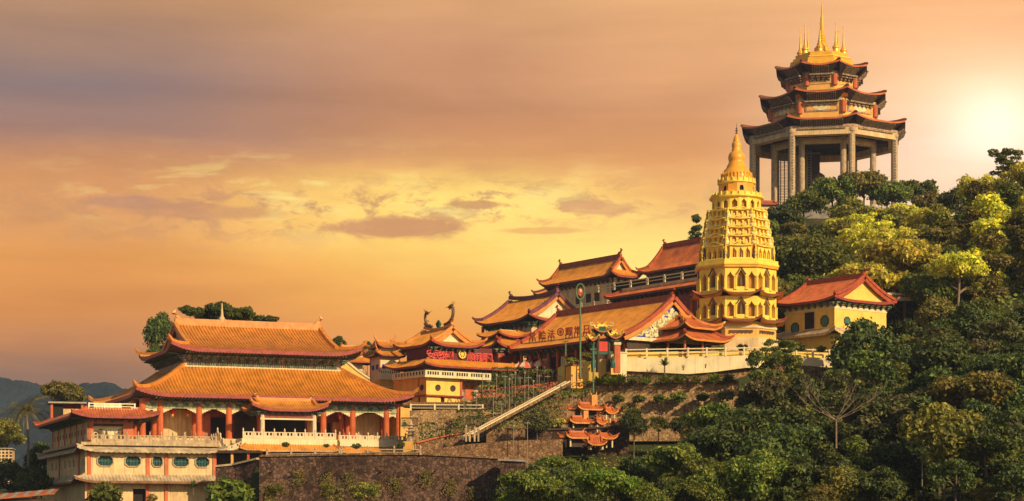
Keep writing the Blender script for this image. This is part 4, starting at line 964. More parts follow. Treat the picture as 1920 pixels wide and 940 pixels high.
# hall with flowered gable
h4 = hall('floral_gable_hall', 'two storey temple hall with a green flowered cream gable', 992, 648, 285, 890, 1112, 597, 4.0, 0, 1.7, 'xieshan', ridge='ridge_purple', ridge_h=.6, ridge_curve=.5, wall='plaster_cream', lift=.8, g=6.2, hipw=.4, brk='bracket')
m = MB(); rnd = random.Random(8)
def gable_decor(t, g_y, colr, n, name, zlo, zhi, half, sz=.22):
    m = MB(); k = 0
    while k < n:
        a = rnd.uniform(-half, half); z = rnd.uniform(zlo, zhi)
        if (z-zlo)/(zhi-zlo) > 1-abs(a)/half*.95: continue
        k += 1; s_ = rnd.uniform(.5, 1)*sz
        m.lathe(t.lx/2+a, 0, [(s_, -.06), (s_*.8, .08)], 6)
        nv = 12; m.v[-nv:] = [(x, g_y-.05-(zz_), z+(y)) for x, y, zz_ in m.v[-nv:]]
    return m.build(name, colr, t)
gable_decor(h4, 1.95, 'jade', 90, 'gable_leaves', h4.z+2.3, h4.z+3.9, 2.6, .26); gable_decor(h4, 1.86, 'cream_carving', 60, 'gable_flowers', h4.z+1.8, h4.z+3.0, 2.3, .24)
for px in (905, 940, 975): MB().box(1.4, 1.7, h4.yy(px, 1.5)-.2, h4.yy(px, 1.5)+.2, 0, h4.z).build('pillar', 'red_column', h4)
wallwin(h4, 'f', 4.0, 1.0, 1.0, 1.7, at=1.68, frame='plaster_cream')
h5 = hall('porch_pavilion', 'small pavilion with stacked orange eaves and red posts below the floral gabled hall', 932, 690, 268, 872, 1000, 648, 1.6, 0, 1.2, 'hip', w=2.4, ridge='ridge_red', wall='trim_purple', lift=.8, cat='pavilion', brk='bracket')
skirt(h5, 'upper_eaves', 2.4, h5.lx-1, 2.4, h5.ly-2.4, h5.z+1.55, .9, 1.2, 'tile_orange', 'trim_purple', rib=.34, lift=.6, rh=.08, brk=None)
MB().box(2.5, h5.lx-1.2, 2.5, h5.ly-2.5, h5.z+1, h5.z+2.6).build('upper_wall', 'plaster_cream', h5)
for px in (936, 965): MB().box(h5.xx(px, 1)-.2, h5.xx(px, 1)+.2, .9, 1.2, -2, h5.z).build('post', 'red_column', h5)
# hall whose roof carries the standing characters
h6 = hall('lettered_roof_hall', 'large orange gabled hall with a row of standing characters on its roof', 1170, 690, 245, 955, 1352, 631, 5.3, 0, 1.7, 'gable', ridge='ridge_red', ridge_h=.75, wall='trim_purple', lift=.15, rib=.34, gable='blue_carving', hipw=.45, brk='bracket', low=False)
for k in range(12): y = 1.5+k*2.05; MB().box(1.3, 1.6, y-.16, y+.16, -1, h6.z).build('pillar', 'red_column', h6)
for k in range(11): y = 2.5+k*2.05; wallwin(h6, 'l', y, .4, 1.3, 2.2, at=1.68, mat='dark_inside' if k % 2 else 'plaster_cream', frame='wood_dark')
rnd = random.Random(11)
gable_decor(h6, .45, 'cream_carving', 330, 'gable_carving', h6.z+.35, h6.z+4.1, 6.6, .36)
MB().box(.6, h6.lx-.6, .3, .5, h6.z-.35, h6.z+.1).build('gable_sill', 'plaster_pale', h6)
MB().box(1.2, h6.lx-1, .9, 1.1, 0, h6.z-.3).build('gable_wall_lower', 'wood_dark', h6)
for px, ch in ((998, '常'), (1016.5, '輪'), (1033.5, '法'), (1051, None), (1067, '輝'), (1083.5, '增'), (1100, '日')):
    xl = 2.1; y = h6.yy(px, xl); zb = h6.z+roofz(xl, h6.lx/2, 5.3)+.35
    if ch:
        o = text_part(h6, ch, 1.28, 'roof_character', 'ridge_red', (xl, y, zb+.12), (R(90), 0, R(-72)), .08)
        leg = MB().box(-.04, .04, -.04, .04, -.75, .15).box(-.55, -.47, -.04, .04, -.75, .15).box(.47, .55, -.04, .04, -.75, .15)
        leg.move(lambda x, y_, z: (x, z, y_)).build('sign_leg', 'wood_dark', o)
    else:
        w_ = MB(); w_.lathe(0, 0, [(.56, -.06), (.56, .06), (.44, .06), (.44, -.06)], 18)
        for q in range(4): w_.box(-.5, .5, -.04, .04, -.05, .05, q*math.pi/4, (0, 0))
        w_.lathe(0, 0, [(.17, -.07), (.2, .07)], 8)
        a = R(-72); w_.move(lambda x, y_, z: (xl+x*math.cos(a)-z*math.sin(a), y+x*math.sin(a)+z*math.cos(a), zb+.7+y_)).build('roof_wheel_emblem', 'ridge_red', h6)
# ================================================================== dragon hall with yellow base
Dh = T('dragon_hall', 'yellow based hall with red sign characters and two dragons on its roof', 'temple hall', 800, 760, 253, 36)
zd = Dh.zz
X865 = Dh.xx(866); Yl = Dh.yy(752)
fm = MB(); opening_panel(fm, 0, X865, 0, zd(742), [(Dh.xx(830), .3, .4, 1.0, .3, 'arch')], face_front(0), .25)
opening_panel(fm, 0, Yl, 0, zd(742), [(Yl*.3, .3, .4, 1.0, .3, 'arch'), (Yl*.75, .3, .4, 1.0, .3, 'arch')], face_left(0), .25); fm.build('lower_wall', 'plaster_yellow', Dh)
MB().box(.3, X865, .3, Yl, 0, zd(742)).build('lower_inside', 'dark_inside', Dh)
MB().box(0, X865, .02, Yl, zd(740), zd(706)).build('upper_wall', 'plaster_yellow', Dh)
MB().box(0, .05, .02, Yl, zd(739), zd(707)).move(lambda x, y, z: (x-.05, y, z)).build('side_wall', 'plaster_orange', Dh)  # thin slab over the left face; its shaded side painted as orange plaster
for px in (821, 849): roundwin(Dh, 'f', Dh.xx(px), zd(726), .36, 0, 12, 'wood_dark', 'wood_dark')
roundwin(Dh, 'l', Dh.yy(792), zd(726), .34, -.05, 12, 'wood_dark', 'wood_dark')
MB().box(-.35, X865+.1, -.35, Yl, zd(743), zd(740)).build('string_course', 'trim_purple', Dh)
MB().box(-.12, .0, 1.7, 1.95, zd(739), zd(708)).build('red_pilaster', 'red_column', Dh); MB().box(X865-.3, X865, -.1, 0, zd(759), zd(708)).build('red_pilaster', 'red_column', Dh)
XB = Dh.xx(921, -.8)
MB().box(X865, XB-.2, 1.6, 3, 0, zd(706)).build('recessed_wall', 'frieze', Dh)
MB().box(X865, Dh.xx(893), .2, .5, zd(757), zd(748)).build('low_parapet', 'plaster_yellow', Dh)
MB().box(Dh.xx(872, 1.5), Dh.xx(888, 1.5), 1.5, 1.62, zd(745), zd(716)).build('red_door', 'red_column', Dh)
MB().box(-.8, XB, -.8, Yl+1, zd(708), zd(705)).build('balcony_slab', 'plaster_pale', Dh)
MB().box(-.8, XB, -.8, -.65, zd(705), zd(695)).box(-.8, -.65, -.8, Yl+1, zd(705), zd(695)).build('balcony_parapet', 'plaster_pale', Dh)
m = MB()
for k in range(26):
    if k % 6 == 5: continue
    x = -.4+(XB+.2)*k/26; m.box(x, x+.22, -.84, -.78, zd(703), zd(697))
for k in range(10): y = -.4+(Yl+1)*k/10; m.box(-.84, -.78, y, y+.22, zd(703), zd(697))
m.build('parapet_slots', 'dark_inside', Dh)
XR = Dh.xx(962, .6)
MB().box(.6, XR-.4, .6, Yl, zd(696), zd(684)).build('gallery_wall', 'frieze', Dh)
skirt(Dh, 'banner_eaves', .6, XR-.3, .6, Yl+1, zd(686), zd(672)-zd(686), 1.5, 'tile_orange', 'trim_purple', rib=.32, lift=.45, rh=.08, brk=None, sz=-.3)
XS = Dh.xx(925, .6)
MB().box(.9, XS, .9, Yl, zd(674), zd(645)).build('sign_wall', 'sign_board', Dh)
for k, ch in enumerate('安民泰國'): text_part(Dh, ch, 1.30, 'sign_character', 'red_sign', (Dh.xx(808+11.8*k, .7), .78, zd(671)+.1), (R(90), 0, R(-12)), .08)
for k, ch in enumerate('順雨調風'): text_part(Dh, ch, 1.30, 'sign_character', 'red_sign', (Dh.xx(884+11.2*k, .7), .78, zd(671)+.1), (R(90), 0, R(-12)), .08)
w_ = MB(); w_.lathe(0, 0, [(.60, -.06), (.60, .06), (.46, .06), (.46, -.06)], 18)
for q in range(4): w_.box(-.62, .62, -.05, .05, -.05, .05, q*math.pi/4, (0, 0))
w_.lathe(0, 0, [(.16, -.07), (.16, .07)], 8)
w_.move(lambda x, y, z: (Dh.xx(867, .6)+x, .62+z, zd(659)+y)).build('wheel_emblem', 'gold_pale', Dh)
e0x, e1x = Dh.xx(808, -.2), Dh.xx(908, -.2); xm = (e0x+e1x)/2; yR, yL = Dh.yy(849, xm), Dh.yy(796, xm); yc_ = (yR+yL)/2; gL = (yL-yR)/2
dr = rect_roof(Dh, xm, yc_, gL+1.3, (e1x-e0x)/2, zd(645), 2.5, 'xieshan', axis='y', g=gL, lift=.7, LL=3, rib=.32, rh=.08, sw=1.1, ridge_h=.35, ridge_w=.4, hipw=.32, ridge='ridge_orange', ridge_curve=.5, curl=.6, gable='plaster_pale', bk=.7, bstep=.9, name='main_roof')
def dragon(par, x, y0, dirn, z0, s=1.0, name='roof_dragon'):
    """dragon rising from the ridge end: s-curved body with spines, whiskered head turned inwards"""
    m = MB(); pts = []; rad = []
    for k in range(15):
        q = k/14; pts.append((x, y0+dirn*s*(-2.4*(1-q)**1.4+.75*math.sin(q*math.pi*.9)-.35*q), z0+s*(.1+2.6*q**1.8))); rad.append(s*(.30-.12*abs(q-.35)))
    m.tube(pts, rad, 7)
    hx = Vector(pts[-1]); d = -dirn
    m.tube([hx, hx+Vector((0, d*.3, .25))*s, hx+Vector((0, d*.75, .2))*s, hx+Vector((0, d*1.15, .05))*s], [.26*s, .36*s, .26*s, .12*s], 7)
    m.tube([hx+Vector((0, d*.5, -.02))*s, hx+Vector((0, d*1.0, -.28))*s], [.14*s, .06*s], 5)
    for k in range(2, 14):
        p = Vector(pts[k]); m.sweep([p, p+Vector((0, dirn*.62*s, .32*s))], [.16*s, .02], [.18*s, .02])
    for a in (-.3, 0, .3): m.tube([hx+Vector((a*.4, 0, .3))*s, hx+Vector((a, dirn*.35, 1.0))*s], [.07*s, .02], 4); m.tube([hx+Vector((a*.5, d*.9, .1))*s, hx+Vector((a*1.6, d*1.6, .35+a))*s], [.05*s, .015], 4)
    for q in (5, 9):
        p = Vector(pts[q]); m.tube([p, p+Vector((.3, d*.5, .1))*s, p+Vector((.35, d*.8, -.15))*s], [.12*s, .08*s, .03], 5)
    return m.build(name, 'bronze', par)
rt = zd(645)+2.5
dragon(dr, xm, yR, -1, rt+.5, .82); dragon(dr, xm, yL-.2, 1, rt+.5, .70)
MB().lathe(xm, yc_, [(.25, rt+.3), (.42, rt+.8), (.1, rt+1.3)], 8).build('ridge_pearl', 'jade', dr)
# small watch turret
Tw = T('watch_turret', 'slim cream turret with blue panels and horned double eaves beside the great hall roof', 'turret', 712, 754, 267, 24)
tx = Tw.xx(749); ty = Tw.yy(695); z = Tw.zz
MB().box(0, tx, 0, ty, z(775), z(712)).build('lower_wall', 'plaster_orange', Tw); MB().box(-.12, tx+.6, -.3, 0, z(712), z(698)).build('balcony', 'plaster_pale', Tw)
m = MB()
for k in range(9): x = .1+(tx)*k/9; m.box(x, x+.1, -.34, -.28, z(700), z(695.5))
m.build('balcony_rail', 'wood_dark', Tw)
MB().box(0, tx, 0, ty, z(712), z(668)).build('upper_wall', 'plaster_pale', Tw)
roundwin(Tw, 'f', tx/2, z(687), .22, 0, 12, 'wood_dark', 'wood_dark')
for s in (-1, 1): MB().box(tx/2+s*.85-.27, tx/2+s*.85+.27, -.06, 0, z(691), z(683)).build('blue_panel', 'blue_carving', Tw)
MB().box(-.06, 0, ty*.15, ty*.4, z(692), z(683)).box(-.06, 0, ty*.6, ty*.85, z(692), z(683)).build('blue_panel', 'blue_carving', Tw)
for x, y in ((0, 0), (tx, 0), (0, ty)): MB().lathe(x, y, [(.12, z(712)), (.12, z(666))], 8).build('corner_post', 'red_column', Tw)
skirt(Tw, 'lower_eaves', .2, tx-.2, .2, ty-.2, z(667), .65, 1.05, 'tile_orange', 'trim_purple', rib=.3, lift=.55, rh=.06, LL=1.4, th=.14)
MB().box(.35, tx-.35, .35, ty-.35, z(664), z(648)).build('top_wall', 'plaster_pale', Tw)
tr2 = rect_roof(Tw, tx/2, ty/2, tx/2+.5, ty/2+.4, z(651), 1.0, 'xieshan', g=tx/2-.1, lift=.5, LL=1.3, rib=.3, rh=.06, th=.14, sw=.7, ridge_h=.25, ridge_w=.3, hipw=.18, brk=None, curl=.35, name='upper_roof')
for s in (-1, 1):
    cx_ = tx/2+s*(tx/2-.1); MB().tube([(cx_-s*.2, ty/2, z(651)+1.2), (cx_+s*.15, ty/2, z(651)+1.45), (cx_+s*.25, ty/2, z(651)+1.9), (cx_+s*.02, ty/2, z(651)+2.3)], [.14, .12, .08, .02], 6).build('roof_horn', 'ridge_orange', tr2)
    for sy in (0, 1):
        c = (tx/2+s*(tx/2+.9), ty*sy+(.9 if sy else -.9)*1.0); 
        MB().tube([(c[0]-s*.3, c[1], z(667)+.6), (c[0]-s*.05, c[1], z(667)+1.1), (c[0]+s*.1, c[1], z(667)+1.7), (c[0]-s*.12, c[1], z(667)+2.2)], [.12, .1, .07, .02], 5).build('corner_horn', 'ridge_orange', tr2)
# little pavilion half hidden behind the great hall roof and the curved wall
Lp = T('corner_pavilion', 'little orange double roofed pavilion peeping out behind the right tip of the great hall roof', 'pavilion', 655, 705, 286, 24)
MB().box(-.9, 2.1, 0, 3, 0, Lp.zz(664)).build('wall', 'plaster_pale', Lp)
skirt(Lp, 'lower_eaves', -.9, 2.4, 0, 3, Lp.zz(680), .9, 1.5, 'tile_orange', 'trim_purple', rib=.3, lift=.5, rh=.06, LL=1.6, th=.14)
rect_roof(Lp, .6, 1.5, 2.2, 1.9, Lp.zz(664), 1.3, 'xieshan', g=1.4, lift=.6, LL=1.5, rib=.3, rh=.06, th=.16, sw=.7, ridge_h=.25, ridge_w=.3, hipw=.2, brk=None, curl=.4, name='upper_roof')
Cw = T('curved_gable_wall', 'pale wall with a sweeping tiled coping that drops right behind the hall roof', 'wall', 648, 740, 281, 8)
pts = [(p, q) for p, q in ((630, 690), (640, 684), (648, 679), (656, 685), (668, 695), (682, 705), (696, 714), (704, 718))]
poly = [(Cw.xx(p), Cw.zz(q, Cw.xx(p))) for p, q in pts]; b0 = -2
m = MB()
for (a, c), (b_, d) in zip(poly, poly[1:]): m.add([(a, 0, b0), (b_, 0, b0), (b_, 0, d), (a, 0, c), (a, .4, b0), (b_, .4, b0), (b_, .4, d), (a, .4, c)], [(0, 1, 2, 3), (4, 5, 6, 7), (3, 2, 6, 7), (0, 3, 7, 4), (1, 2, 6, 5)])
m.build('wall_body', 'plaster_yellow', Cw); MB().sweep([(a, .2, c) for a, c in poly], .7, .28).build('wall_coping', 'plaster_pale', Cw)
MB().sweep([(a, .2, c+.28) for a, c in poly], .3, .16).build('coping_ridge', 'tile_brown', Cw)
Yw = T('yellow_terrace_block', 'plain orange plaster block between the slim turret and the dragon hall', 'building', 748, 760, 258, 12)
MB().box(0, Yw.xx(775), 0, 5, -1, Yw.zz(708)).build('wall', 'plaster_orange', Yw); MB().box(-.1, Yw.xx(775)+.1, -.2, 5, Yw.zz(708), Yw.zz(705)).build('coping', 'plaster_pale', Yw)
Ob = T('orange_annex', 'low orange annex with an arched niche under the slim turret', 'building', 690, 765, 265, 10)
MB().box(0, Ob.xx(752), 0, 3, -1, Ob.zz(727)).build('wall', 'plaster_orange', Ob); MB().box(-.1, Ob.xx(752), -.15, 3, Ob.zz(727), Ob.zz(725)).build('coping', 'plaster_pale', Ob)
# ================================================================== right hand yellow house
Rh = hall('yellow_house', 'yellow house with a red tiled gable roof at the forest edge right of the pagoda', 1565, 655, 262, 1452, 1682, 560, 3.5, -2.5, 1.05, 'xieshan', mat='tile_red', ridge='ridge_red', ridge_h=.6, wall='plaster_yellow', lift=.5, g=5.6, gable='plaster_yellow', barge='ridge_red', brk='bracket', bk=.8, cat='house', rib=.34)
i_ = 1.05
wallwin(Rh, 'l', Rh.yy(1518.5, i_), Rh.zz(610), 1.9, Rh.zz(578)-Rh.zz(610), at=i_-.02, mat='dark_inside', frame='plaster_cream')
roundwin(Rh, 'l', Rh.yy(1491, i_), Rh.zz(605), .72, i_-.02, 8); roundwin(Rh, 'l', Rh.yy(1546.5, i_), Rh.zz(598), .72, i_-.02, 8)
roundwin(Rh, 'f', Rh.xx(1588, i_), Rh.zz(598), .55, i_-.02, 8)
MB().box(i_-.06, Rh.lx-i_+.06, i_-.06, Rh.ly-i_+.06, Rh.z-1.2, Rh.z-.8).build('wall_band', 'plaster_pale', Rh)
skirt(Rh, 'stone_eaves', i_, Rh.lx-i_, i_, Rh.ly-i_, Rh.zz(622), .75, 1.1, 'tile_stone', 'plaster_cream', rib=.5, lift=.6, rh=.02, th=.4, LL=2.5)
MB().box(i_+.2, 3.6, i_+.5, Rh.ly-i_-2, -2.4, 1.0).build('basement_opening', 'dark_inside', Rh)
m = MB(); rnd = random.Random(4)
for k in range(60):
    a = rnd.uniform(-2.0, 2.0); zz = Rh.z+.55+rnd.uniform(0, .9)*(1-abs(a)/2.2); m.box(Rh.lx/2+a-.1, Rh.lx/2+a+.1, .98+1.0, 1.02+1.1, zz, zz+.15)
Bk = hall('back_gallery', 'low red roofed gallery between the pagoda and the yellow house', 1520, 600, 288, 1440, 1560, 545, .9, 0, 1.0, 'hip', w=2.0, mat='tile_red', ridge='ridge_red', wall='trim_purple', lift=.3, cat='gallery', brk=None)
MB().box(Bk.xx(1452, 5)-1.2, Bk.xx(1452, 5)+.3, 4.6, 5.0, Bk.z+.4, Bk.z+2).build('parapet', 'plaster_pale', Bk)
Rw = T('white_balcony_wall', 'white slotted balcony wall showing behind the right end of the yellow house', 'wall', 1655, 566, 278, 8)
MB().box(0, Rw.xx(1712), 0, .3, .2, Rw.zz(549)).build('wall_body', 'plaster_pale', Rw)
m = MB()
for k in range(14): x = .35+k*.27; m.box(x, x+.16, -.04, 0, Rw.zz(557), Rw.zz(553))
m.build('wall_slots', 'dark_inside', Rw)
Sr = T('small_hill_roof', 'tiny red roof at the foot of the left pavilion columns behind the pagoda', 'shelter', 1436, 392, 395, 10)
rect_roof(Sr, 0, 0, 2.2, 1.4, .9, .7, 'xieshan', g=1.6, lift=.3, LL=1, rib=.4, rh=.06, sw=.6, mat='tile_red', ridge='ridge_red', ridge_h=.25, ridge_w=.25, hipw=.2, brk=None, curl=.2); MB().box(-1.6, 1.6, -.8, .8, -3, .9).build('shelter_wall', 'plaster_cream', Sr)
# ================================================================== small two tier pavilion before the pagoda
Hp = T('hexagon_pavilion', 'small pavilion with two orange curved roofs in front of the pagoda foot', 'pavilion', 1285, 662, 244, 42)
hx, hy = Hp.xx(1374), Hp.yy(1197); sz_ = min(hx, hy)
rect_roof(Hp, hx/2, hy/2, hx/2, hy/2, Hp.zz(634), 1.5, 'hip', w=2.0, lift=.6, LL=2.4, rib=.3, rh=.07, th=.22, sw=1.2, mat='tile_red', trim='ridge_orange', ridge='ridge_red', hipw=.3, brk=None, curl=.5, name='lower_roof')
MB().box(2, hx-2, 2, hy-2, Hp.zz(634)+.9, Hp.zz(607)).build('upper_wall', 'wood_dark', Hp)
MB().box(1.9, hx-1.9, 1.9, hy-1.9, Hp.zz(621), Hp.zz(617)).build('upper_railing', 'plaster_cream', Hp)
rect_roof(Hp, hx/2, hy/2, hx/2-.9, hy/2-.9, Hp.zz(610), 1.7, 'xieshan', g=1.1, lift=.65, LL=2.0, rib=.3, rh=.07, th=.22, sw=1.0, mat='tile_red', trim='ridge_orange', ridge='ridge_orange', ridge_h=.3, ridge_w=.3, hipw=.3, brk=None, curl=.5, name='upper_roof', gable='tile_orange')
for x, y in ((1.2, 1.2), (hx-1.2, 1.2), (1.2, hy-1.2), (hx-1.2, hy-1.2), (hx/2, 1.2), (1.2, hy/2)): column(Hp, x, y, -.6, Hp.zz(634), .17, 'red_column', 8, base=False, name='post')
# ornate gate
Og = T('ornate_gate', 'ornate temple gate with green roofs, dragons and red pillars beside the terrace rail', 'gate', 1112, 690, 240, 8)
x = Og.xx; z = Og.zz
for px, r_, mt in ((1113, .22, 'jade'), (1122, .26, 'wood_dark'), (1142, .26, 'wood_dark')): MB().lathe(x(px), .5, [(r_, -.5), (r_, z(628))], 8).build('gate_pillar', mt, Og)
MB().box(x(1153), x(1164), .2, 1.0, -.5, z(646)).build('red_pier', 'red_column', Og); MB().box(x(1152), x(1165), .1, 1.1, z(646), z(641)).build('pier_cap', 'white_stone', Og)
MB().box(x(1113), x(1150), .3, .7, z(664), z(658)).build('gate_beam', 'jade', Og); MB().box(x(1124), x(1140), .25, .6, z(658), z(640)).build('name_board', 'red_bright', Og)
for px in (1112, 1148.5):
    MB().lathe(x(px), -.2, [(.3, 0), (.34, z(682)), (.22, z(676)), (.26, z(672)), (.08, z(668))], 10).build('jade_figure', 'jade', Og)
for (a, b_, py_, ri, mt) in ((1102, 1120, 640, .6, 'tile_brown'), (1113, 1146, 622, .8, 'jade'), (1140, 1166, 634, .7, 'tile_brown')):
    rr = rect_roof(Og, (x(a)+x(b_))/2, .5, (x(b_)-x(a))/2, .9, z(py_), ri, 'xieshan', g=(x(b_)-x(a))/2-.6, lift=.5, LL=1.1, rib=.25, rh=.05, th=.16, sw=.6, mat=mt, trim='tile_red', ridge='gold_pale', ridge_h=.25, ridge_w=.2, hipw=.16, brk='bracket', bk=.35, bstep=.5, curl=.35, name='gate_roof')
xd = (x(1113)+x(1146))/2
for s in (-1, 1):
    m = MB(); pts = [(xd+s*.3, .5, z(622)+1.0), (xd+s*.7, .5, z(622)+1.2), (xd+s*1.1, .5, z(622)+1.0), (xd+s*1.5, .5, z(622)+1.3), (xd+s*1.5, .5, z(622)+1.8), (xd+s*1.1, .5, z(622)+1.9)]
    pts = [(xd+(p_[0]-xd)*.62+s*.5, p_[1], z(622)+.75+(p_[2]-z(622)-1.0)*.45) for p_ in pts]
    m.tube(pts, [.07, .1, .1, .08, .1, .04], 6)
    for p in pts[1:]: m.sweep([Vector(p), Vector(p)+Vector((s*.1, 0, .25))], [.08, .02], [.08, .02])
    m.build('gate_dragon', 'plaster_cream', Og)
# ================================================================== mast with lotus emblem, garden poles, street lamp
Ms = T('lotus_lamp_mast', 'tall green mast topped with an oval lotus emblem before the lettered roof', 'lamp mast', 1088, 694, 236, 0)
MB().lathe(0, 0, [(.14, -1), (.12, 2), (.10, Ms.zz(565)), (.17, Ms.zz(563)), (.08, Ms.zz(560))], 8).build('mast_pole', 'pole_green', Ms)
m = MB(); zc = Ms.zz(547); 
m.tube([(.52*math.sin(a), 0, zc-.95*math.cos(a)) for a in [2*math.pi*k/24 for k in range(25)]], .10, 6); m.build('oval_ring', 'pole_green', Ms)
m = MB()
for k in range(7): a = R(-60+20*k); m.sweep([(0, 0, zc-.6), (.42*math.sin(a), 0, zc-.6+.75*math.cos(a)), (.5*math.sin(a), 0, zc-.6+1.05*math.cos(a))], [.06, .16, .03], .06)
m.build('lotus_petals', 'parasol_red', Ms)
MB().lathe(0, 0, [(.13, zc-.1), (.2, zc+.1), (.1, zc+.3)], 8).build('lamp_globe', 'parasol_cream', Ms)
rnd = random.Random(21)
for k, (px, py, D) in enumerate(((1060.5, 705, 243), (1112.5, 722, 239))):
    t = T('floodlight_pole', ('dark green pole standing left of the orange gate box', 'dark green pole standing right of the orange gate box')[k], 'pole', px, py, D, 0)
    h = t.zz((640, 655)[k]); MB().lathe(0, 0, [(.11, -1), (.09, h)], 8).build('pole_shaft', 'pole_green', t); MB().box(-.4, .4, -.1, .1, h-.1, h+.06).build('pole_arm', 'pole_green', t)
poles = [(1, 905, 745, 700), (1, 917, 752, 712), (0, 931, 760, 705), (1, 947, 775, 703), (0, 955, 790, 712), (1, 960, 752, 700), (0, 966, 770, 700), (1, 975, 748, 706), (0, 984, 800, 700), (1, 991, 756, 705), (0, 1000, 780, 716),
         (1, 1011, 745, 702), (0, 1021, 765, 690), (1, 1027, 742, 703), (0, 1036, 736, 700), (1, 1048, 735, 703), (0, 1073, 770, 705), (1, 870, 800, 745), (0, 893, 790, 742), (1, 817, 840, 775), (0, 925, 810, 740), (1, 940, 800, 755), (0, 963, 870, 800), (1, 989, 872, 790), (0, 1007, 735, 690)]
for k, (typ, px, pb, pt) in enumerate(poles):
    D = 226+(860-pb)*.17-1.2
    t = T('garden_pole', 'thin pale pole among the terraced garden beds left of the orange gate box', 'pole', px, pb, D, 0, 'thin poles in the terraced garden')
    h = t.zz(pt); MB().lathe(0, 0, [(.045, -.8), (.032, h)], 6).build('pole_shaft', 'steel_pale', t)
    if typ: MB().box(-.35, .35, -.04, .04, h-.25, h-.18).build('pole_arm', 'steel_pale', t)
    else: MB().lathe(0, 0, [(.1, h-.1), (.16, h+.05), (.08, h+.2)], 8).build('lamp_head', 'steel_pale', t)
SL = T('street_lamp', 'grey street lamp with a curved arm among the dark trees at lower right', 'street lamp', 1729, 892, 176, 0)
h = SL.zz(852); MB().tube([(0, 0, -1), (0, 0, h*.75), (-.05, 0, h*.9), (-.3, 0, h), (-.75, 0, h+.05)], [.045, .04, .035, .03, .03], 6).build('lamp_pole', 'steel_pale', SL); MB().box(-1.0, -.7, -.07, .07, h-.02, h+.05).build('lamp_head', 'steel_pale', SL)
# ================================================================== parasols
for k, (px, py, D, r_) in enumerate(((972, 688, 262, .9), (984, 685, 261, 1.0), (997, 686, 262, 1.05), (1013, 682, 261, 1.15), (1026, 683, 262, 1.1), (1046, 684, 261, .9))):
    t = T('parasol', ('leftmost parasol of the row, cream and red, above the dark hedge', 'second parasol from the left, mostly red', 'third parasol from the left, pale striped', 'fourth parasol from the left, broad and striped red', 'fifth parasol from the left, wide orange red', 'rightmost parasol, shaded dark red beside the yellow wall')[k], 'parasol', px, py+8, D, 0, 'parasols in a row above the hedge')
    h = t.zz(py); MB().lathe(0, 0, [(.04, -1), (.04, h+.7)], 6).build('parasol_pole', 'white_paint', t)
    for q, mt in ((0, 'parasol_red'), (1, 'parasol_cream' if k < 5 else 'parasol_red')):
        m = MB()
        for s in range(8):
            if s % 2 != q: continue
            a0, a1 = 2*math.pi*s/8, 2*math.pi*(s+1)/8; z_ = h-.1
            m.add([(0, 0, z_+.65), (r_*.6*math.cos(a0), r_*.6*math.sin(a0), z_+.38), (r_*.6*math.cos(a1), r_*.6*math.sin(a1), z_+.38), (r_*math.cos(a0), r_*math.sin(a0), z_-.1), (r_*math.cos(a1), r_*math.sin(a1), z_-.1), (r_*math.cos(a0), r_*math.sin(a0), z_-.35), (r_*math.cos(a1), r_*math.sin(a1), z_-.35)], [(0, 1, 2), (1, 3, 4, 2), (3, 5, 6, 4)])
        m.build('canopy_panels', mt, t)
# ================================================================== walls and terraces of the garden
def wallband(name, label, pts, mat, thick=1.5, cap=None, cat='wall', base=1.0, group=None):
    """wall following (px, py_top, py_bottom, D) stations"""
    W = bpy.data.objects.new(name, None); COL.objects.link(W); p0 = P(pts[0][0], pts[0][2], pts[0][3]); W.location = p0; tag(W, label, cat, group)
    m = MB(); c = []
    st = []
    for px, a, b_, D in pts:
        st.append((P(px, a, D)-p0, P(px, b_, D)-p0-Vector((0, 0, base))))
    for (t0, b0_), (t1, b1_) in zip(st, st[1:]):
        off = Vector((0, thick, 0)); m.add([b0_, b1_, t1, t0, b0_+off, b1_+off, t1+off, t0+off], [(0, 1, 2, 3), (4, 7, 6, 5), (3, 2, 6, 7), (0, 3, 7, 4), (1, 5, 6, 2), (0, 4, 5, 1)])
    m.build('wall_body', mat, W)
    if cap: MB().sweep([t+Vector((0, thick/2-.1, 0)) for t, _ in st], thick+.25, .22).build('wall_coping', cap, W)
    return W
wallband('retaining_wall', 'tall dark stained stone retaining wall below the great hall deck', [(486, 857, 952, 219), (640, 854, 952, 220), (780, 853, 952, 221), (880, 858, 952, 221.5), (985, 863, 952, 222)], 'rubble_dark', 2, 'rubble_brown')
wallband('retaining_wall', 'short dark stone wall right of the tall retaining wall top', [(938, 864, 900, 217.5), (985, 866, 905, 217)], 'rubble_dark', 3, 'concrete')
wallband('retaining_wall', 'low dark wall with a sloping top under the stair left of the tall wall', [(404, 876, 910, 226), (440, 873, 905, 226), (488, 862, 905, 224)], 'rubble_dark', 1.5, 'grey_stone')
wallband('garden_wall', 'broad tan rubble wall under the stair foot', [(815, 842, 862, 223.5), (880, 833, 864, 223.5), (960, 826, 868, 224), (1055, 824, 868, 224)], 'rubble_brown', 1.5)
wallband('garden_wall', 'small tan wall right of the stupa with the reddish ledge', [(780, 832, 860, 226), (820, 822, 850, 226.5), (872, 812, 842, 227)], 'rubble_brown', 1.0, 'tile_red')
wallband('garden_wall', 'rough stone wall under the white railing right of the great hall', [(768, 770, 815, 238), (850, 768, 812, 238.5), (902, 772, 808, 239), (960, 776, 806, 239.5)], 'rubble_tan', 1.5)
wallband('garden_wall', 'brown wall just left of the white stair top', [(895, 790, 812, 233), (940, 781, 806, 233.5), (975, 770, 798, 234)], 'rubble_brown', 1.0)
wallband('garden_wall', 'red brown pergola beam above the poles left of the stair', [(896, 732, 737, 250), (985, 722, 728, 253), (1052, 715, 722, 255)], 'ridge_red', .6, None, 'beam')
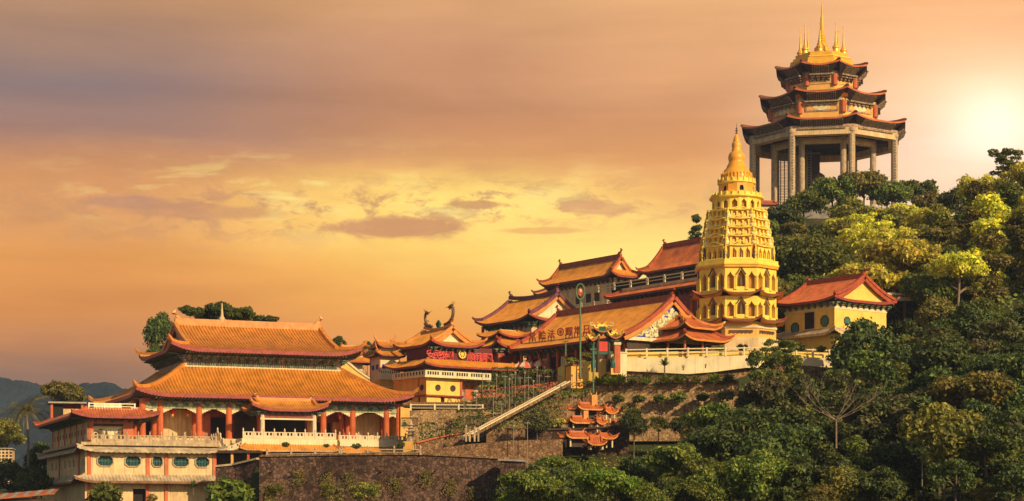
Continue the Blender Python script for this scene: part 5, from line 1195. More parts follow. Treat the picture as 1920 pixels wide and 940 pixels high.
wallband('garden_wall', 'shaded wall under the red brown beam behind the poles', [(896, 737, 752, 251.5), (985, 729, 756, 254.5), (1055, 722, 756, 256.5)], 'rubble_dark', .8)
wallband('garden_wall', 'stone wall behind the round bushes at the right of the stair', [(1000, 762, 800, 238), (1060, 758, 800, 238), (1200, 748, 800, 238), (1300, 750, 800, 238), (1386, 742, 792, 238)], 'rubble_tan', 1.5)
wallband('garden_wall', 'long planter wall carrying the row of spiky plants', [(1040, 733, 765, 242.5), (1110, 722, 765, 242), (1200, 722, 770, 242), (1300, 718, 770, 242), (1386, 715, 770, 242)], 'rubble_tan', 1.8, 'concrete')
wallband('garden_wall', 'lower tan wall half hidden behind dark shrubs', [(1130, 785, 812, 233), (1240, 780, 812, 233), (1330, 782, 812, 233)], 'rubble_tan', 1.2)
wallband('garden_wall', 'dark wall behind the cluster of orange roofs', [(985, 808, 838, 228.5), (1090, 806, 838, 228.5), (1180, 800, 838, 228)], 'rubble_dark', 1.2, 'wood_dark')
wallband('terrace_bank', 'brown rubble bank under the cream terrace wall', [(1065, 672, 715, 246), (1140, 682, 718, 246), (1180, 684, 722, 246), (1300, 690, 722, 246), (1400, 676, 722, 247), (1560, 690, 730, 248)], 'rubble_brown', 2.5)
wallband('terrace_bank', 'stony bank with orange earth below the yellow house', [(1480, 680, 722, 251), (1560, 684, 722, 252)], 'rubble_tan', 2.0)
wallband('terrace_wall', 'bright cream terrace wall under the long white railing', [(1172, 671, 681, 245.5), (1230, 671, 684, 245.5), (1290, 669, 687, 245.5), (1340, 668, 683, 245.8), (1400, 667, 675, 246), (1470, 668, 676, 248), (1560, 672, 682, 250)], 'plaster_pale', .6)
wallband('terrace_wall', 'yellow panelled parapet behind the long white railing', [(1172, 661, 673, 246.3), (1290, 659, 671, 246.3), (1420, 657, 669, 246.8), (1560, 662, 674, 250.8)], 'plaster_yellow', .5)
tr_ = T('terrace_railing', 'long white post and rail fence along the cream terrace wall', 'railing', 1174, 671, 245.3, 0)
pts = []
for px, py, D in ((1174, 671, 245.3), (1290, 669, 245.3), (1430, 667, 246.5), (1555, 672, 249.5)): q = P(px, py, D)-tr_.o; pts.append(q)
rb_ = balustrade(None, pts, 1.15, 2.35, mat='plaster_pale', panel=False, ball=False, pw=.22, rail=.13); rb_.parent = tr_.e
wallband('yellow_garden_wall', 'yellow stepped wall between the hedge and the gate box', [(1046, 690, 722, 247), (1062, 682, 722, 246.5), (1088, 680, 715, 246), (1140, 672, 684, 245)], 'plaster_yellow', .8)
gp = T('gate_pier', 'pale square pier at the left end of the terrace wall', 'pier', 1162, 700, 244, 20)
MB().box(0, gp.xx(1175), 0, 1.2, -1, gp.zz(662)).build('pier_body', 'plaster_pale', gp); MB().box(-1.2, -.02, 0, 1.2, -.2, gp.zz(664)).build('pier_wing', 'plaster_orange', gp); MB().box(-.1, gp.xx(1175)+.1, -.1, 1.3, gp.zz(662), gp.zz(660)).build('pier_cap', 'white_stone', gp)
gb = T('orange_gate_box', 'small orange kiosk with a pointed arch door at the top of the white stair', 'kiosk', 1071, 716, 241, 24)
MB().box(0, gb.xx(1093), 0, 1.6, -.8, gb.zz(686)).build('kiosk_wall', 'gold_orange', gb); MB().box(-.12, gb.xx(1093)+.12, -.12, 1.7, gb.zz(686), gb.zz(683.5)).build('kiosk_roof', 'tile_brown', gb)
xc = gb.xx(1084); m = MB(); m.box(xc-.32, xc-.26, -.06, 0, .1, 1.25).box(xc+.26, xc+.32, -.06, 0, .1, 1.25).sweep([(xc-.3, -.03, 1.2), (xc, -.03, 1.6), (xc+.3, -.03, 1.2)], .06, .07)
for q in range(4): m.box(xc-.26, xc+.26, -.04, 0, .2+.27*q, .25+.27*q)
m.build('arched_door', 'tile_brown', gb)
uc = T('undercroft', 'dark open undercroft between the terrace house and the tall stone wall', 'undercroft', 408, 940, 233, 0)
MB().box(0, uc.xx(492), 0, .4, -1, uc.zz(846)).build('rear_wall', 'wood_dark', uc); MB().box(0, uc.xx(492), -2.5, 0, uc.zz(851), uc.zz(846)).build('ceiling_slab', 'wood_dark', uc)
for px in (440, 470): MB().box(uc.xx(px)-.14, uc.xx(px)+.14, -2.2, -1.9, -1, uc.zz(850)).build('post', 'plaster_orange' if px == 440 else 'red_column', uc)
m = MB(); rnd = random.Random(14)
for k in range(2600):                           # weeds and creepers rooted in the joints of the tall wall
    cx_ = rnd.choice((505, 560, 612, 655, 700, 742, 800, 845, 890, 925)); tp = 868+(cx_*7) % 60
    px = rnd.gauss(cx_, 7); py = rnd.uniform(tp-6, tp+14+rnd.random()*18); D_ = 218.8+(px-486)/500*3.0-.1
    leafquad(m, P(px, py, D_), (rdir(rnd)+Vector((0, -1, .3))).normalized(), rnd.uniform(.05, .14), rnd)
tag(m.build('wall_weeds', 'leaf_olive', None), 'small weeds and creepers growing on the tall dark retaining wall', 'weeds', kind='stuff')
m = MB()
for k in range(14): p = P(510+k*34, 884+(k % 3)*9, 218.8+k*.2); m.box(p.x-.06, p.x+.06, p.y-.12, p.y+.5, p.z-.06, p.z+.06)
dp = m.build('drain_pipe_ends', 'dark_inside', bpy.data.objects['retaining_wall'])
dp.matrix_parent_inverse = Matrix.Translation(-bpy.data.objects['retaining_wall'].location)
# white stair running up the garden
st_ = T('white_stair', 'long cream stair climbing diagonally through the terraced garden', 'stair', 873, 820, 224, 0)
a = Vector((0, 0, 0)); b_ = P(1068, 716, 240.5)-st_.o
def staircase(par, a, b_, w, n, nm, mat):
    m = MB(); d = (b_-a)/n; dn = Vector((d.x, d.y, 0)).normalized(); sd = Vector((-dn.y, dn.x, 0))
    for k in range(n):
        p = a+d*k; q = p+Vector((d.x, d.y, 0)); z0 = p.z-.35; z1 = p.z+d.z
        m.add([(v.x, v.y, z) for z in (z0, z1) for v in (p, q, q+sd*w, p+sd*w)], [(0, 3, 2, 1), (4, 5, 6, 7), (0, 1, 5, 4), (1, 2, 6, 5), (2, 3, 7, 6), (3, 0, 4, 7)])
    m.build(nm, mat, par)
    return dn, sd
dn, sd = staircase(st_, a, b_, .5, 60, 'steps', 'plaster_pale')
MB().sweep([a-sd*.1, b_-sd*.1], .14, .14).build('stair_parapet', 'plaster_pale', st_)
MB().sweep([a+sd*.58, b_+sd*.58], .12, .12).build('stair_parapet', 'plaster_pale', st_)
MB().sweep([a-sd*.05+Vector((0, 0, -.35)), b_-sd*.05+Vector((0, 0, -.35))], .4, .3).build('stair_base', 'rubble_brown', st_)
lw = T('stair_landing_post', 'cream carved end post group at the foot of the white stair', 'post', 873, 822, 223.6, 0)
for px, t_ in ((874, 803), (881, 812), (890, 806), (897, 808)): xx_ = lw.xx(px); MB().box(xx_-.1, xx_+.1, -.1, .1, -.4, lw.zz(t_)).lathe(xx_, 0, [(.1, lw.zz(t_)), (.16, lw.zz(t_)+.12), (.03, lw.zz(t_)+.4)], 6).build('end_post', 'grey_stone', lw)
# terrace steps: a low dark wall under each hedge strip
STEPS = [('R', 1018, 1112, 738, 757, 240.3, 5, 'beside the orange gate box'), ('R', 986, 1062, 758, 777, 237.0, 6, 'second below the orange gate box'), ('R', 950, 1052, 779, 796, 234.0, 6, 'third below the orange gate box'), ('R', 912, 1040, 797, 816, 231.0, 4, 'just above the broad tan rubble wall'),
         ('L', 884, 1024, 741, 756, 243.5, 10, 'topmost left of the stair'), ('L', 868, 992, 757, 773, 240.0, 9, 'second left of the stair'), ('L', 858, 952, 775, 790, 236.5, 7, 'third left of the stair'), ('L', 846, 915, 791, 806, 232.5, 6, 'lowest but one left of the stair')]
for sd_, a0, a1, t0, t1, D, sl_, lab in STEPS:
    wallband('terrace_step', 'low dark stone terrace step, '+lab, [(a0, t0+7, t1+4, D), (a1, t0+7-sl_, t1+4-sl_, D+.4)], 'rubble_brown', 1.0)
# white balustrades right of the great hall
for (nm, lb, a, b_, D, h) in (('garden_balustrade', 'white railing on the rough stone wall below the dragon hall', (770, 771), (905, 772), 238, .95), ('garden_balustrade', 'pale rail along the top of the tall dark retaining wall', (640, 853), (788, 853), 220.3, .7), ('garden_balustrade', 'thin grey rail left along the dark wall top under the canopies', (500, 856), (636, 854), 219.6, .6)):
    t = T(nm, lb, 'railing', a[0], a[1], D, 0); q = P(b_[0], b_[1], D)-t.o
    bb = balustrade(None, [(0, .4, 0), (q.x, .4, q.z)], h, 3.0, mat='plaster_pale' if D > 230 else 'grey_stone', panel=False, ball=D < 230, pw=.2); bb.parent = t.e
gc = T('tiled_wall_canopy', 'dark tiled coping with white railing at the foot of the dragon hall', 'canopy', 770, 765, 241, 0)
skirt(gc, 'coping_tiles', 0, gc.xx(915), 0, 1.5, gc.zz(762), .5, .9, 'tile_brown', 'trim_dark', rib=.3, lift=.1, rh=.05, th=.2); MB().box(0, gc.xx(915), 0, 1.4, -2, gc.zz(762)).build('wall', 'wood_dark', gc)
# stone stupa
su = T('stone_stupa', 'small grey stone pagoda stupa with stacked roofs right of the great hall', 'stupa', 770, 826, 232, 0)
prof = [(.75, -1), (.75, .35), (.45, .4), (.45, 1.0), (.8, 1.1), (.7, 1.25), (.38, 1.3), (.38, 1.65), (.72, 1.75), (.62, 1.9), (.33, 1.95), (.33, 2.3), (.62, 2.4), (.5, 2.55), (.28, 2.6), (.28, 2.85), (.5, 2.95), (.36, 3.15), (.3, 3.2), (.16, 3.7), (.04, 4.2)]
MB().lathe(0, 0, [(r*.85, h*.62) for r, h in prof], 8).build('stupa_body', 'grey_stone', su)
sf_ = T('stone_stupa_fence', 'dark iron fence panel behind the stone stupa', 'fence', 752, 800, 236, 0)
m = MB(); wd = sf_.xx(783)
for k in range(14): m.box(wd*k/13-.03, wd*k/13+.03, 0, .06, 0, sf_.zz(784))
m.box(0, wd, 0, .06, sf_.zz(785), sf_.zz(783)).box(0, wd, 0, .06, 0, .12); m.build('fence_panel', 'wood_dark', sf_)
wallband('garden_wall', 'orange low wall at the right end of the hall deck', [(756, 828, 845, 231.5), (800, 828, 848, 231)], 'plaster_orange', .8)  # even orange plaster
# ================================================================== cluster of small orange roofs
rnd = random.Random(2)
cl = [('shrine_roof', 'topmost small orange roof of the shrine cluster, with a square orange chimney', 1100, 768, 231, 1.9, 1.5, .8),
      ('shrine_roof', 'small curled orange roof at the upper right of the shrine cluster', 1140, 775, 230.5, .95, .9, .7),
      ('shrine_roof', 'wide orange roof at middle left of the shrine cluster beside the yellow hedge', 1086, 793, 229.5, 1.75, 1.3, .8),
      ('shrine_roof', 'small curled roof in the middle of the shrine cluster over the cream posts', 1123, 795, 229, .8, .8, .7),
      ('shrine_roof', 'lone small curled roof at the far right of the shrine cluster', 1156, 800, 229.3, .8, .8, .7),
      ('shrine_roof', 'wide red orange roof at lower left of the shrine cluster', 1082, 823-2, 226.5, 1.85, 1.2, .75),
      ('shrine_roof', 'slanted orange roof at lower right of the shrine cluster', 1132, 822, 226, 1.3, 1.1, .6),
      ('shrine_roof', 'lowest roof of the shrine cluster, pinkish red and seen flat on', 1117, 834, 223.5, 1.15, 1.3, 1.05)]
for k, (nm, lb, px, py, D, ax_, ay_, ri) in enumerate(cl):
    t = T('shrine_pavilion', lb, 'shrine', px, py, D, (24, 30, 20, 28, 30, 20, 32, 6)[k], 'small shrine pavilions below the stair')
    zb = 0; zlo = -1.1 if k not in (7,) else -.6
    for sx in (-1, 1):
        for sy in (-1, 1): MB().lathe(sx*ax_*.6, sy*ay_*.55, [(.11, zlo), (.11, .05)], 8).build('post', 'plaster_pale', t)
    if k in (0, 2, 5): MB().box(-ax_*.6, ax_*.6, -ay_*.3, ay_*.55, zlo, 0).build('shrine_wall', 'wood_dark', t)
    rf = rect_roof(t, 0, 0, ax_, ay_, -.05, ri, 'xieshan', g=ax_*.55, lift=.42, LL=.9, rib=.24, rh=.06, th=.15, sw=.4, mat='tile_deep' if k != 7 else 'tile_red', trim='ridge_orange', ridge='tile_deep', ridge_h=.22, ridge_w=.2, hipw=.16, brk=None, curl=.32, name='roof', gable='plaster_orange', barge='tile_orange', c=.45)
    if k == 0: MB().box(.5, 1.25, -.4, .3, .2, 1.75).sweep([(.5, -.05, 1.75), (.45, -.05, 2.2)], [.3, .02], [.1, .02]).sweep([(1.25, -.05, 1.75), (1.3, -.05, 2.2)], [.3, .02], [.1, .02]).build('chimney', 'tile_orange', rf)
    if k == 2: MB().box(.45, 1.05, -.35, .2, .2, 1.5).build('chimney', 'tile_orange', rf)
# village things at far left
vb = T('village_block', 'pale apartment block with balconies at the far left edge among trees', 'building', -6, 866, 330, 10)
MB().box(0, vb.xx(22), 0, 6, -4, vb.zz(842)).build('wall', 'plaster_cream', vb)
for k in range(4):
    for j in range(4): x0 = .3+k*.62; MB().box(x0, x0+.35, -.06, .0, .3+j*.55, .62+j*.55).build('window', 'dark_inside', vb)
MB().box(-.2, vb.xx(22)+.2, -.3, 6, vb.zz(842), vb.zz(840)).build('roof', 'concrete', vb)
ts = T('striped_tin_roof', 'low shed with a red and white striped tin roof at the lower left edge', 'shed', -10, 940, 218, 6)
w0 = ts.xx(100)
MB().box(0, w0, .3, 3.4, -2, .35).build('shed_wall', 'wood_dark', ts)
rr_ = MB().add([(-.2, -.3, .25), (w0+.2, -.3, .9), (w0+.2, 3.6, 1.5), (-.2, 3.6, .85)], [(0, 1, 2, 3)]).add([(-.2, -.3, .15), (w0+.2, -.3, .8), (w0+.2, -.3, .9), (-.2, -.3, .25)], [(0, 1, 2, 3)]).build('tin_roof', 'tile_red', ts)
for k in range(5): 
    a_ = w0*(k+.35)/5; b2_ = a_+w0*.09; zf = lambda x_: .27+.65*(x_+.2)/(w0+.4)
    MB().add([(a_, -.32, zf(a_)), (b2_, -.32, zf(b2_)), (b2_, 3.6, zf(b2_)+.61), (a_, 3.6, zf(a_)+.61)], [(0, 1, 2, 3)]).build('pale_roof_sheet', 'concrete', rr_)
# ================================================================== foliage
def crown_mesh(name, seed, kind, nl, ls):
    """leaf faces gathered in clumps; unit radius, centred on the crown"""
    rnd = random.Random(seed); B = []
    if kind == 'round':
        for k in range(30):
            d = rdir(rnd); r = rnd.uniform(.2, .42); q = rnd.uniform(.5, .82); B.append((d.x*q, d.y*q, d.z*q*.78, r, .8))
    elif kind == 'broad':
        for k in range(34):
            a = rnd.uniform(0, 6.283); q = math.sqrt(rnd.random())*.85; z = .42*math.sqrt(max(0, 1-q*q))*rnd.uniform(-.3, 1); B.append((q*math.cos(a), q*math.sin(a), z, rnd.uniform(.16, .34), .62))
    elif kind == 'layered':
        for k in range(46):
            a = rnd.uniform(0, 6.283); z = rnd.uniform(-.62, .62); q = math.sqrt(rnd.random())*.92*math.sqrt(1-(z/.8)**2); B.append((q*math.cos(a), q*math.sin(a), z, rnd.uniform(.13, .30), .5))
    elif kind == 'tall':
        for k in range(34):
            z = rnd.uniform(-1.5, 1.35); w_ = .62*(1-max(0, z/1.5)**1.6)*(1-.5*max(0, (-z-.8))); a = rnd.uniform(0, 6.283); q = rnd.uniform(.2, .9)*w_; B.append((q*math.cos(a), q*math.sin(a), z, rnd.uniform(.18, .34), .85))
    elif kind == 'open':
        for k in range(34):
            d = rdir(rnd); r = rnd.uniform(.12, .26); q = rnd.uniform(.35, .95); B.append((d.x*q, d.y*q, d.z*q*.75, r, .6))
    tot = sum(b[3]**2 for b in B); m = MB()
    for x, y, z, r, sq in B:
        c0 = Vector((x, y, z))
        for k in range(int(nl*r*r/tot)):
            d = rdir(rnd)
            if d.z < -.2 and rnd.random() < .6: d.z = -d.z
            rr = r*(rnd.uniform(.45, 1.0)**.5*(1.28 if rnd.random() < .12 else 1))*(1+.35*mn.noise(d*3+c0*5)); p = c0+Vector((d.x*rr, d.y*rr, d.z*rr*sq))
            n = (d+rdir(rnd)*1.0+Vector((0, 0, .25))).normalized(); leafquad(m, p, n, ls*rnd.uniform(.6, 1.25), rnd)
    me = bpy.data.meshes.new(name); me.from_pydata(m.v, [], m.f); me.update(); return me
PR = {}
def protos(kind, n, nl, ls):
    PR[kind] = [crown_mesh('crown_'+kind, 100+7*i+len(kind), kind, nl, ls) for i in range(n)]
protos('round', 3, 7000, .062); protos('broad', 3, 6500, .062); protos('layered', 3, 5600, .06); protos('tall', 2, 6500, .065); protos('open', 2, 3400, .055)
PR['bush'] = [crown_mesh('crown_bush', 900+i, 'round', 1100, .15) for i in range(2)]
def with_mat(kind, idx, mat):
    key = (kind, idx, mat)
    if key not in PR:
        me = PR[kind][idx].copy(); me.materials.append(MATS[mat]); PR[key] = me
    return PR[key]
def trunk_mesh(seed, lean=.1):
    rnd = random.Random(seed); m = MB(); top = Vector((rnd.uniform(-lean, lean), rnd.uniform(-lean, lean), 1))
    m.tube([(0, 0, -.25), (top.x*.3, top.y*.3, .35), (top.x*.7, top.y*.7, .7), tuple(top)], [.05, .036, .028, .016], 7)
    for k in range(7):
        z = rnd.uniform(.5, .9); a = rnd.uniform(0, 6.283); L = rnd.uniform(.18, .32); p = top*z
        m.tube([p, p+Vector((math.cos(a)*L*.5, math.sin(a)*L*.5, L*.2)), p+Vector((math.cos(a)*L, math.sin(a)*L, L*.35))], [.018, .012, .005], 5)
    me = bpy.data.meshes.new('trunk'); me.from_pydata(m.v, [], m.f); me.update(); return me
TR = {}
for mt in ('bark', 'bark_pale'):
    TR[mt] = [trunk_mesh(i) for i in range(3)]
    for q in TR[mt]: q.materials.append(MATS[mt])
ntree = 0
def tree(name, label, px, py, D, rpx, kind, mat, group=None, cat='tree', sz=1.0, base=None, bark='bark', hmin=None):
    """px, py: crown centre in the picture; rpx: crown radius in picture pixels at distance D"""
    global ntree; ntree += 1; rnd = random.Random(ntree*13+5)
    c = P(px, py, D); Rm = rpx/F*D; gz = ground(px, D) if base is None else base
    e = bpy.data.objects.new(name, None); COL.objects.link(e)
    lowest = c.z-Rm*.5*sz
    if gz > lowest: gz = lowest-.3
    e.location = (c.x, c.y, gz); tag(e, label, cat, group)
    o = bpy.data.objects.new('crown', with_mat(kind, rnd.randrange(len(PR[kind])), mat)); COL.objects.link(o); o.parent = e
    o.location = (0, 0, c.z-gz); o.scale = (Rm, Rm, Rm*sz); o.rotation_euler = (0, 0, rnd.uniform(0, 6.283))
    if cat == 'tree':
        t = bpy.data.objects.new('trunk', rnd.choice(TR[bark])); COL.objects.link(t); t.parent = e
        h = max(1.0, c.z-gz+Rm*.25); wd = min(h*.9, Rm*1.15); t.scale = (wd, wd, h)
    return e
# --- trees one can point at
tree('broadleaf_tree', 'huge dark round tree covering the lower right corner of the yellow house', 1622, 668, 242, 74, 'round', 'leaf_dark', sz=1.05)
tree('broadleaf_tree', 'dark tree crown just right of the huge dark tree beside the yellow house', 1702, 652, 246, 58, 'round', 'leaf_dark')
tree('broadleaf_tree', 'dark lower crown hanging under the huge dark tree', 1668, 742, 230, 56, 'round', 'leaf_dark')
tree('feathery_tree', 'fresh green tree with drooping boughs right of the cream terrace wall', 1452, 715, 228, 58, 'layered', 'leaf_mid', sz=1.35)
tree('feathery_tree', 'small bright green crown in front of the pagoda foot', 1462, 660, 236, 34, 'layered', 'leaf_mid', sz=1.0)
tree('feathery_tree', 'dark green shoulder of trees left below the drooping fresh green tree', 1420, 765, 222, 46, 'round', 'leaf_dark')
tree('narrow_tree', 'tall dark narrow tree left of the great hall ridge', 302, 634, 288, 29, 'round', 'leaf_dark', sz=2.0, base=8)
tree('broadleaf_tree', 'leftmost small crown above the great hall ridge', 358, 588, 292, 26, 'broad', 'leaf_dark', base=9)
tree('broadleaf_tree', 'round crown above the ridge left of the white roof spire', 416, 588, 294, 38, 'broad', 'leaf_dark', base=9)
tree('broadleaf_tree', 'leafy crown directly behind the white roof spire', 456, 594, 292, 34, 'broad', 'leaf_mid', base=9)
tree('broadleaf_tree', 'small low crown at the right end of the crowns behind the ridge', 500, 605, 295, 25, 'broad', 'leaf_dark', base=9)
tree('broadleaf_tree', 'low crown filling the gap behind the left part of the ridge', 388, 604, 296, 26, 'broad', 'leaf_dark', base=9)
tree('broadleaf_tree', 'low dark crown just right of the white roof spire', 478, 606, 297, 26, 'broad', 'leaf_dark', base=9)
tree('broadleaf_tree', 'lower dark foliage under the narrow tree left of the great hall', 292, 668, 286, 22, 'round', 'leaf_dark', base=8)
tree('broadleaf_tree', 'small dark crown right of the great hall roof tip', 634, 646, 300, 18, 'round', 'leaf_dark', base=12)
tree('broadleaf_tree', 'small dark crown between the little corner pavilion and the turret', 690, 658, 300, 20, 'round', 'leaf_dark', base=12)
tree('broadleaf_tree', 'dark bush like crown below the corner pavilion', 676, 675, 290, 16, 'round', 'leaf_dark', base=12)
tree('broadleaf_tree', 'small dark tree peeking out left of the golden pagoda above the topmost hall', 1304, 430, 345, 20, 'tall', 'leaf_dark', base=40)
tree('broadleaf_tree', 'broad olive tree behind the rooftop shed before the far hills', 118, 742, 330, 42, 'broad', 'leaf_olive', sz=1.2, base=2)
tree('broadleaf_tree', 'dark tree left of the terrace house wall', 78, 868, 264, 38, 'round', 'leaf_dark', sz=1.2, base=0)
tree('broadleaf_tree', 'dim green tree at the far left edge below the palm', 16, 895, 262, 40, 'round', 'leaf_dark', base=0)
tree('broadleaf_tree', 'dim crown at the left edge level with the palm fronds', 8, 815, 345, 38, 'round', 'leaf_olive', base=1)
tree('broadleaf_tree', 'dark tree standing behind the striped tin roof', 60, 905, 240, 36, 'round', 'leaf_dark', base=0)
tree('layered_tree', 'leafy tree right of the pavilion columns against the sky', 1714, 362, 392, 44, 'broad', 'leaf_mid', sz=1.0, bark='bark_pale')
tree('layered_tree', 'low crown closing the gap right of the leafy tree beside the columns', 1752, 388, 380, 40, 'broad', 'leaf_olive', sz=1.2)
tree('layered_tree', 'big olive tree before the right half of the pavilion columns', 1618, 352, 388, 46, 'broad', 'leaf_olive', sz=1.25, bark='bark_pale')
tree('layered_tree', 'crown before the rightmost pavilion columns', 1666, 368, 386, 44, 'broad', 'leaf_mid', sz=1.2)
tree('layered_tree', 'tree before the middle columns of the pavilion beside the statue', 1564, 366, 388, 48, 'broad', 'leaf_mid', sz=1.3)
tree('layered_tree', 'tree below the left columns of the pavilion', 1510, 388, 386, 46, 'broad', 'leaf_mid', sz=1.1)
tree('layered_tree', 'low dark tree between the pagoda and the left pavilion columns', 1464, 416, 380, 44, 'broad', 'leaf_dark', sz=1.2)
tree('layered_tree', 'sunny crown on the slope below the middle of the pavilion', 1590, 400, 376, 38, 'round', 'leaf_olive', sz=1.0)
tree('layered_tree', 'yellow green crown below the right end of the pavilion', 1690, 408, 376, 40, 'broad', 'leaf_yellow_sunlit', sz=1.2)
tree('dense_tree', 'dark crown in the dip between the pavilion and the sunlit right hill', 1790, 378, 352, 30, 'round', 'leaf_dark')
tree('dense_tree', 'bright yellow green tree on the sunlit shoulder below the sun glow', 1842, 362, 335, 48, 'broad', 'leaf_yellow_sunlit', sz=1.3)
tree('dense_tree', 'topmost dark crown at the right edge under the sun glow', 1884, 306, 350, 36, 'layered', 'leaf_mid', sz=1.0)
tree('dense_tree', 'bright crown cut off by the right edge of the picture', 1925, 340, 330, 50, 'broad', 'leaf_yellow_sunlit', sz=1.3)
tree('round_tree', 'pale yellow green ball shaped tree right above the yellow house', 1686, 528, 286, 34, 'round', 'leaf_yellow_sunlit')
tree('garden_tree', 'dark brownish tree on the terrace below the white stair', 1008, 792, 226.5, 30, 'round', 'leaf_brown', base=9)
tree('garden_tree', 'dark shrubby tree right of the shrine roofs', 1188, 795, 226, 32, 'round', 'leaf_dark', base=8)
tree('garden_tree', 'green shrubby tree under the tan planter wall', 1234, 795, 226, 26, 'open', 'leaf_mid', base=8)
tree('garden_tree', 'dark shrub growing between the bare tan walls', 1282, 800, 224, 26, 'round', 'leaf_dark', base=8)
tree('broadleaf_tree', 'bright green bushy tree where the dark retaining wall ends', 1040, 885, 206, 52, 'broad', 'leaf_bright', sz=1.1)
tree('broadleaf_tree', 'bright green tree at the bottom edge left of the leafy slope', 985, 925, 200, 42, 'broad', 'leaf_bright', sz=1.1)
tree('broadleaf_tree', 'big green tree under the planter wall with a sunny crown', 1340, 800, 214, 62, 'broad', 'leaf_bright', sz=1.3)
tree('broadleaf_tree', 'glossy green tree at the centre of the lower slope', 1380, 880, 198, 66, 'broad', 'leaf_mid', sz=1.3)
# --- the wooded slope
def top_line(px):
    pts = [(940, 905), (990, 868), (1060, 856), (1120, 862), (1180, 850), (1250, 830), (1290, 790), (1350, 770), (1400, 745), (1450, 700), (1500, 735), (1548, 735), (1560, 690), (1700, 600), (1720, 575), (1750, 560), (2200, 540)]
    for (a, x), (b, y) in zip(pts, pts[1:]):
        if a <= px <= b: return x+(y-x)*(px-a)/(b-a)
    return 0
def top_far(px):
    pts = [(1440, 450), (1480, 420), (1540, 392), (1640, 385), (1740, 390), (1775, 410), (1810, 385), (1860, 350), (1925, 325), (2300, 300)]
    for (a, x), (b, y) in zip(pts, pts[1:]):
        if a <= px <= b: return x+(y-x)*(px-a)/(b-a)
    return 9999
rnd = random.Random(77)
ZL = {'up': ('woodland trees on the sunlit upper slope', 'tree of the sunlit upper wood between the pavilion and the right edge'),
      'mid': ('woodland trees on the slope above the yellow house', 'tree of the shaded wood directly behind and right of the yellow house'),
      'low': ('woodland trees on the dark lower slope', 'tree of the dark wood filling the lower right corner'),
      'near': ('trees along the bottom edge', 'tree of the green thicket along the bottom below the garden walls')}
KN = {'leaf_dark': 'dark green', 'leaf_mid': 'mid green', 'leaf_bright': 'fresh green', 'leaf_yellow_sunlit': 'yellow green', 'leaf_olive': 'olive', 'leaf_brown': 'brownish'}
SH = {'round': 'round', 'broad': 'broad', 'layered': 'layered', 'open': 'airy', 'tall': 'narrow'}
LM = {'low': [(1568, 770, 'around the bare pale tree'), (1729, 880, 'around the street lamp'), (1640, 700, 'below the huge dark tree by the yellow house'), (1530, 920, 'at the bottom edge right of the middle'), (1870, 620, 'high on the right edge beside the yellow house level'), (1880, 760, 'at the right edge halfway down'), (1850, 920, 'in the bottom right corner'), (1470, 800, 'under the drooping fresh green tree'), (1760, 700, 'on the steep slope right of the huge dark tree')],
 'near': [(1000, 930, 'at the right end of the dark retaining wall'), (1120, 900, 'below the shrine roofs'), (1250, 880, 'below the dark garden shrubs'), (1380, 860, 'below the planter wall end')],
 'mid': [(1470, 470, 'just right of the golden pagoda'), (1560, 440, 'under the pavilion base'), (1640, 500, 'behind the yellow house roof'), (1740, 480, 'right of and above the yellow house'), (1740, 540, 'right of the white balcony wall')],
 'up': [(1600, 440, 'right under the pavilion'), (1700, 440, 'below the right end of the pavilion'), (1800, 420, 'in the dip left of the sunlit shoulder'), (1900, 380, 'on the sunlit shoulder at the right edge'), (1900, 470, 'at the right edge below the sunlit shoulder'), (1800, 500, 'in the middle of the upper wood')]}
D = 168.0; cnt = 0
PAL = None
while D < 392:
    Rbase = 2.7+2.5*(D-168)/220
    step = Rbase*1.22/D*F; px = 950+rnd.uniform(0, step)
    while px < 2010:
        R_ = Rbase*rnd.choice((.62, .8, .9, 1.0, 1.15, 1.45)); Dj = D+rnd.uniform(-3, 3); pj = px+rnd.uniform(-.3, .3)*step
        gz = ground(pj, Dj); hc = R_*rnd.uniform(1.0, 1.7)+.6; py = HY-(gz+hc)/Dj*F; rp = R_/Dj*F
        px += step*rnd.uniform(.8, 1.2)
        if py > 990 or (1495 < pj < 1650 and py-rp < 815 and Dj < 187) or (1690 < pj < 1765 and py-rp < 890 and Dj < 182): continue
        if Dj < 268:
            if py-rp*.6 < top_line(pj): continue
            if 1440 < pj < 1700 and Dj > 244: continue
        else:
            if pj < 1445: continue
            if py-rp*.6 < top_far(pj): continue
            if Dj < 280 and pj < 1725: continue
        if Dj > 268: zone = 'up' if (py < 520 and pj > 1590) or pj > 1780 else 'mid'
        else: zone = 'near' if pj < 1450 and py > 800 else 'low'
        mats = {'up': ['leaf_yellow_sunlit']*5+['leaf_olive']*4+['leaf_mid'], 'mid': ['leaf_dark', 'leaf_mid', 'leaf_olive', 'leaf_olive', 'leaf_mid', 'leaf_yellow_sunlit'], 'low': ['leaf_dark']*5+['leaf_mid', 'leaf_olive', 'leaf_brown'], 'near': ['leaf_mid', 'leaf_bright', 'leaf_dark', 'leaf_dark', 'leaf_mid', 'leaf_olive']}[zone]  # upper wood's sun glow and lower wood's gloom are put into leaf colours
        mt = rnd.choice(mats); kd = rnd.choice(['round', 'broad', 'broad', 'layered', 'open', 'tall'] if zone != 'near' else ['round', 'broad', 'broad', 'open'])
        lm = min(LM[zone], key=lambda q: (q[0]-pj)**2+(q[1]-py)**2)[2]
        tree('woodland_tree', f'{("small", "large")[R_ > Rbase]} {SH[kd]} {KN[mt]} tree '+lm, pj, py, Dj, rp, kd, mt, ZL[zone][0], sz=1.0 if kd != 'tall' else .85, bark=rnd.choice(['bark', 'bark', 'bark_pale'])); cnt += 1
    D += Rbase*1.35
print('WOODLAND', cnt)
